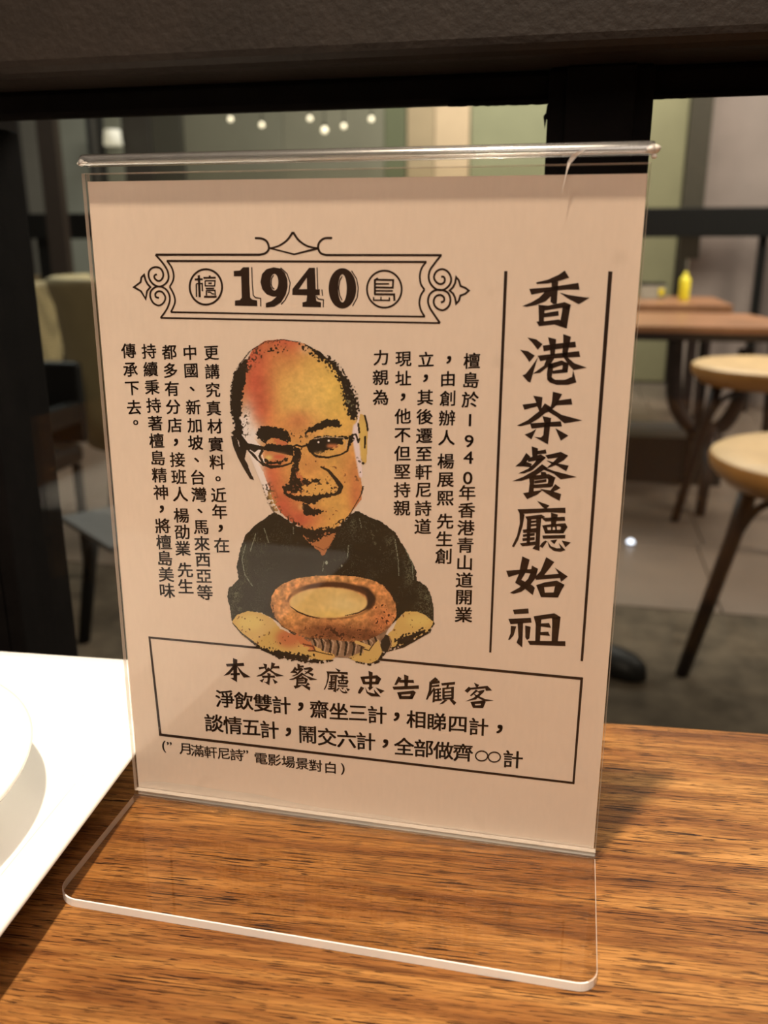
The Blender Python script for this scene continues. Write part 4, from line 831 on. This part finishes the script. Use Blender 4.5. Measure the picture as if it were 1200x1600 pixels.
    put(blur(poly([(640,1300),(720,1320),(640,1345),(420,1345),(330,1310),(340,1230),(420,1200),(330,1260),(350,1310)]), 3)*.8, (204, 126, 56), False)
    cust = ell(512, 1278, 180, 70); cc = np.zeros((Hc, Wc, 3), np.float32) + np.array([220, 164, 84], np.float32)
    for (cx, cy, rx, ry, a, c) in ((590,1290,90,50,.8,(222,176,104)), (400,1260,80,30,.5,(212,158,76)), (520,1335,90,25,.9,(224,168,76)), (660,1240,50,30,.5,(190,130,60))):
        w_ = g(cx, cy, rx, ry)*a; cc = cc*(1 - w_) + np.array(c, np.float32)*w_
    cm = blur(cust, 1)[..., None]; col = col*(1 - cm) + cc*(1 + .02*n4[..., None])/255*cm
    put(line([(335,1295),(370,1320),(420,1340),(470,1350)], [3,7,7,3]), (70, 40, 20), False); put(line([(590,1338),(650,1325),(700,1298)], [3,6,6]), (70, 40, 20), False)
    # fingers over the cup
    put(grain(poly([(395,1440),(430,1470),(500,1510),(545,1520),(530,1545),(470,1535),(420,1500),(390,1480)]), 2, .1), (208, 146, 64))
    put(grain(poly([(350,1420),(400,1440),(450,1480),(440,1500),(380,1470)]), 2, .15), (196, 98, 44))
    put(line([(395,1470),(440,1480),(450,1500),(420,1500)], 7), (110, 52, 24), False); put(line([(440,1500),(500,1515),(530,1520)], 5), (60, 36, 18), False)
    put(line([(640,1460),(700,1482)], 14), (208, 150, 72)); put(line([(655,1475),(705,1500),(690,1530),(600,1535)], [6,5,6,4]), (70, 42, 22), False)
    put(poly([(670,1490),(720,1478),(745,1450),(760,1500),(735,1530),(690,1545),(620,1535),(680,1520)]), (206, 150, 70))
    put(line([(670,1490),(700,1500),(720,1470)], 5), (70, 42, 22), False)
    return np.clip(col, 0, 1), alpha, S

# portrait laid on the card as coloured cells
col_, al, Sg = paint_portrait()
Hc, Wc = al.shape
jj, ii = np.mgrid[0:Hc+1, 0:Wc+1]
px_ = 340 + ii*Sg; py_ = 510 + jj*Sg
D3 = np.stack([(px_-600)*right[k] + (py_-800)*down[k] + FPX*fwd[k] for k in range(3)], -1)
o_n = S(0, 0, PN + .00001); nn = np.array([0, -cL, sL]); t_n = ((np.array(o_n) - np.array(CAM)) @ nn)/(D3 @ nn)
P3 = np.array(CAM) + D3*t_n[..., None]
keep = al > .5; fid = np.where(keep.ravel())[0]; r_, c_ = fid//Wc, fid % Wc
q = np.stack([r_*(Wc+1)+c_, (r_+1)*(Wc+1)+c_, (r_+1)*(Wc+1)+c_+1, r_*(Wc+1)+c_+1], 1)
used, inv = np.unique(q, return_inverse=True); V = P3.reshape(-1, 3)[used]; q = inv.reshape(-1, 4)
me = bpy.data.meshes.new('portrait_print'); me.vertices.add(len(V)); me.vertices.foreach_set('co', V.astype(np.float32).ravel())
me.loops.add(q.size); me.loops.foreach_set('vertex_index', q.astype(np.int32).ravel())
me.polygons.add(len(q)); me.polygons.foreach_set('loop_start', (np.arange(len(q))*4).astype(np.int32)); me.update(calc_edges=True)
ca = me.color_attributes.new('ink', 'FLOAT_COLOR', 'CORNER')
lin = np.where(col_ <= .04045, col_/12.92, ((col_+.055)/1.055)**2.4).reshape(-1, 3)[fid]
photo_paper = np.array(srgb(212, 172, 146)); lin = lin/photo_paper*np.array(PAPER); lum_ = lin.mean(1, keepdims=True); lin = (lin*.86 + lum_*.14)*np.array([.94, .94, 1.0])
rgba = np.ones((len(q), 4, 4), np.float32); rgba[:, :, :3] = np.clip(lin, 0, 1)[:, None, :]
ca.data.foreach_set('color', rgba.ravel())
pm_, t_, p_, o_ = nt('portrait_inks'); an = N(t_, 'ShaderNodeVertexColor', layer_name='ink'); t_.links.new(an.outputs[0], p_.inputs['Base Color']); p_.inputs['Roughness'].default_value = .6; p_.inputs['Specular IOR Level'].default_value = .2
link('portrait_print', me, pm_, CD)
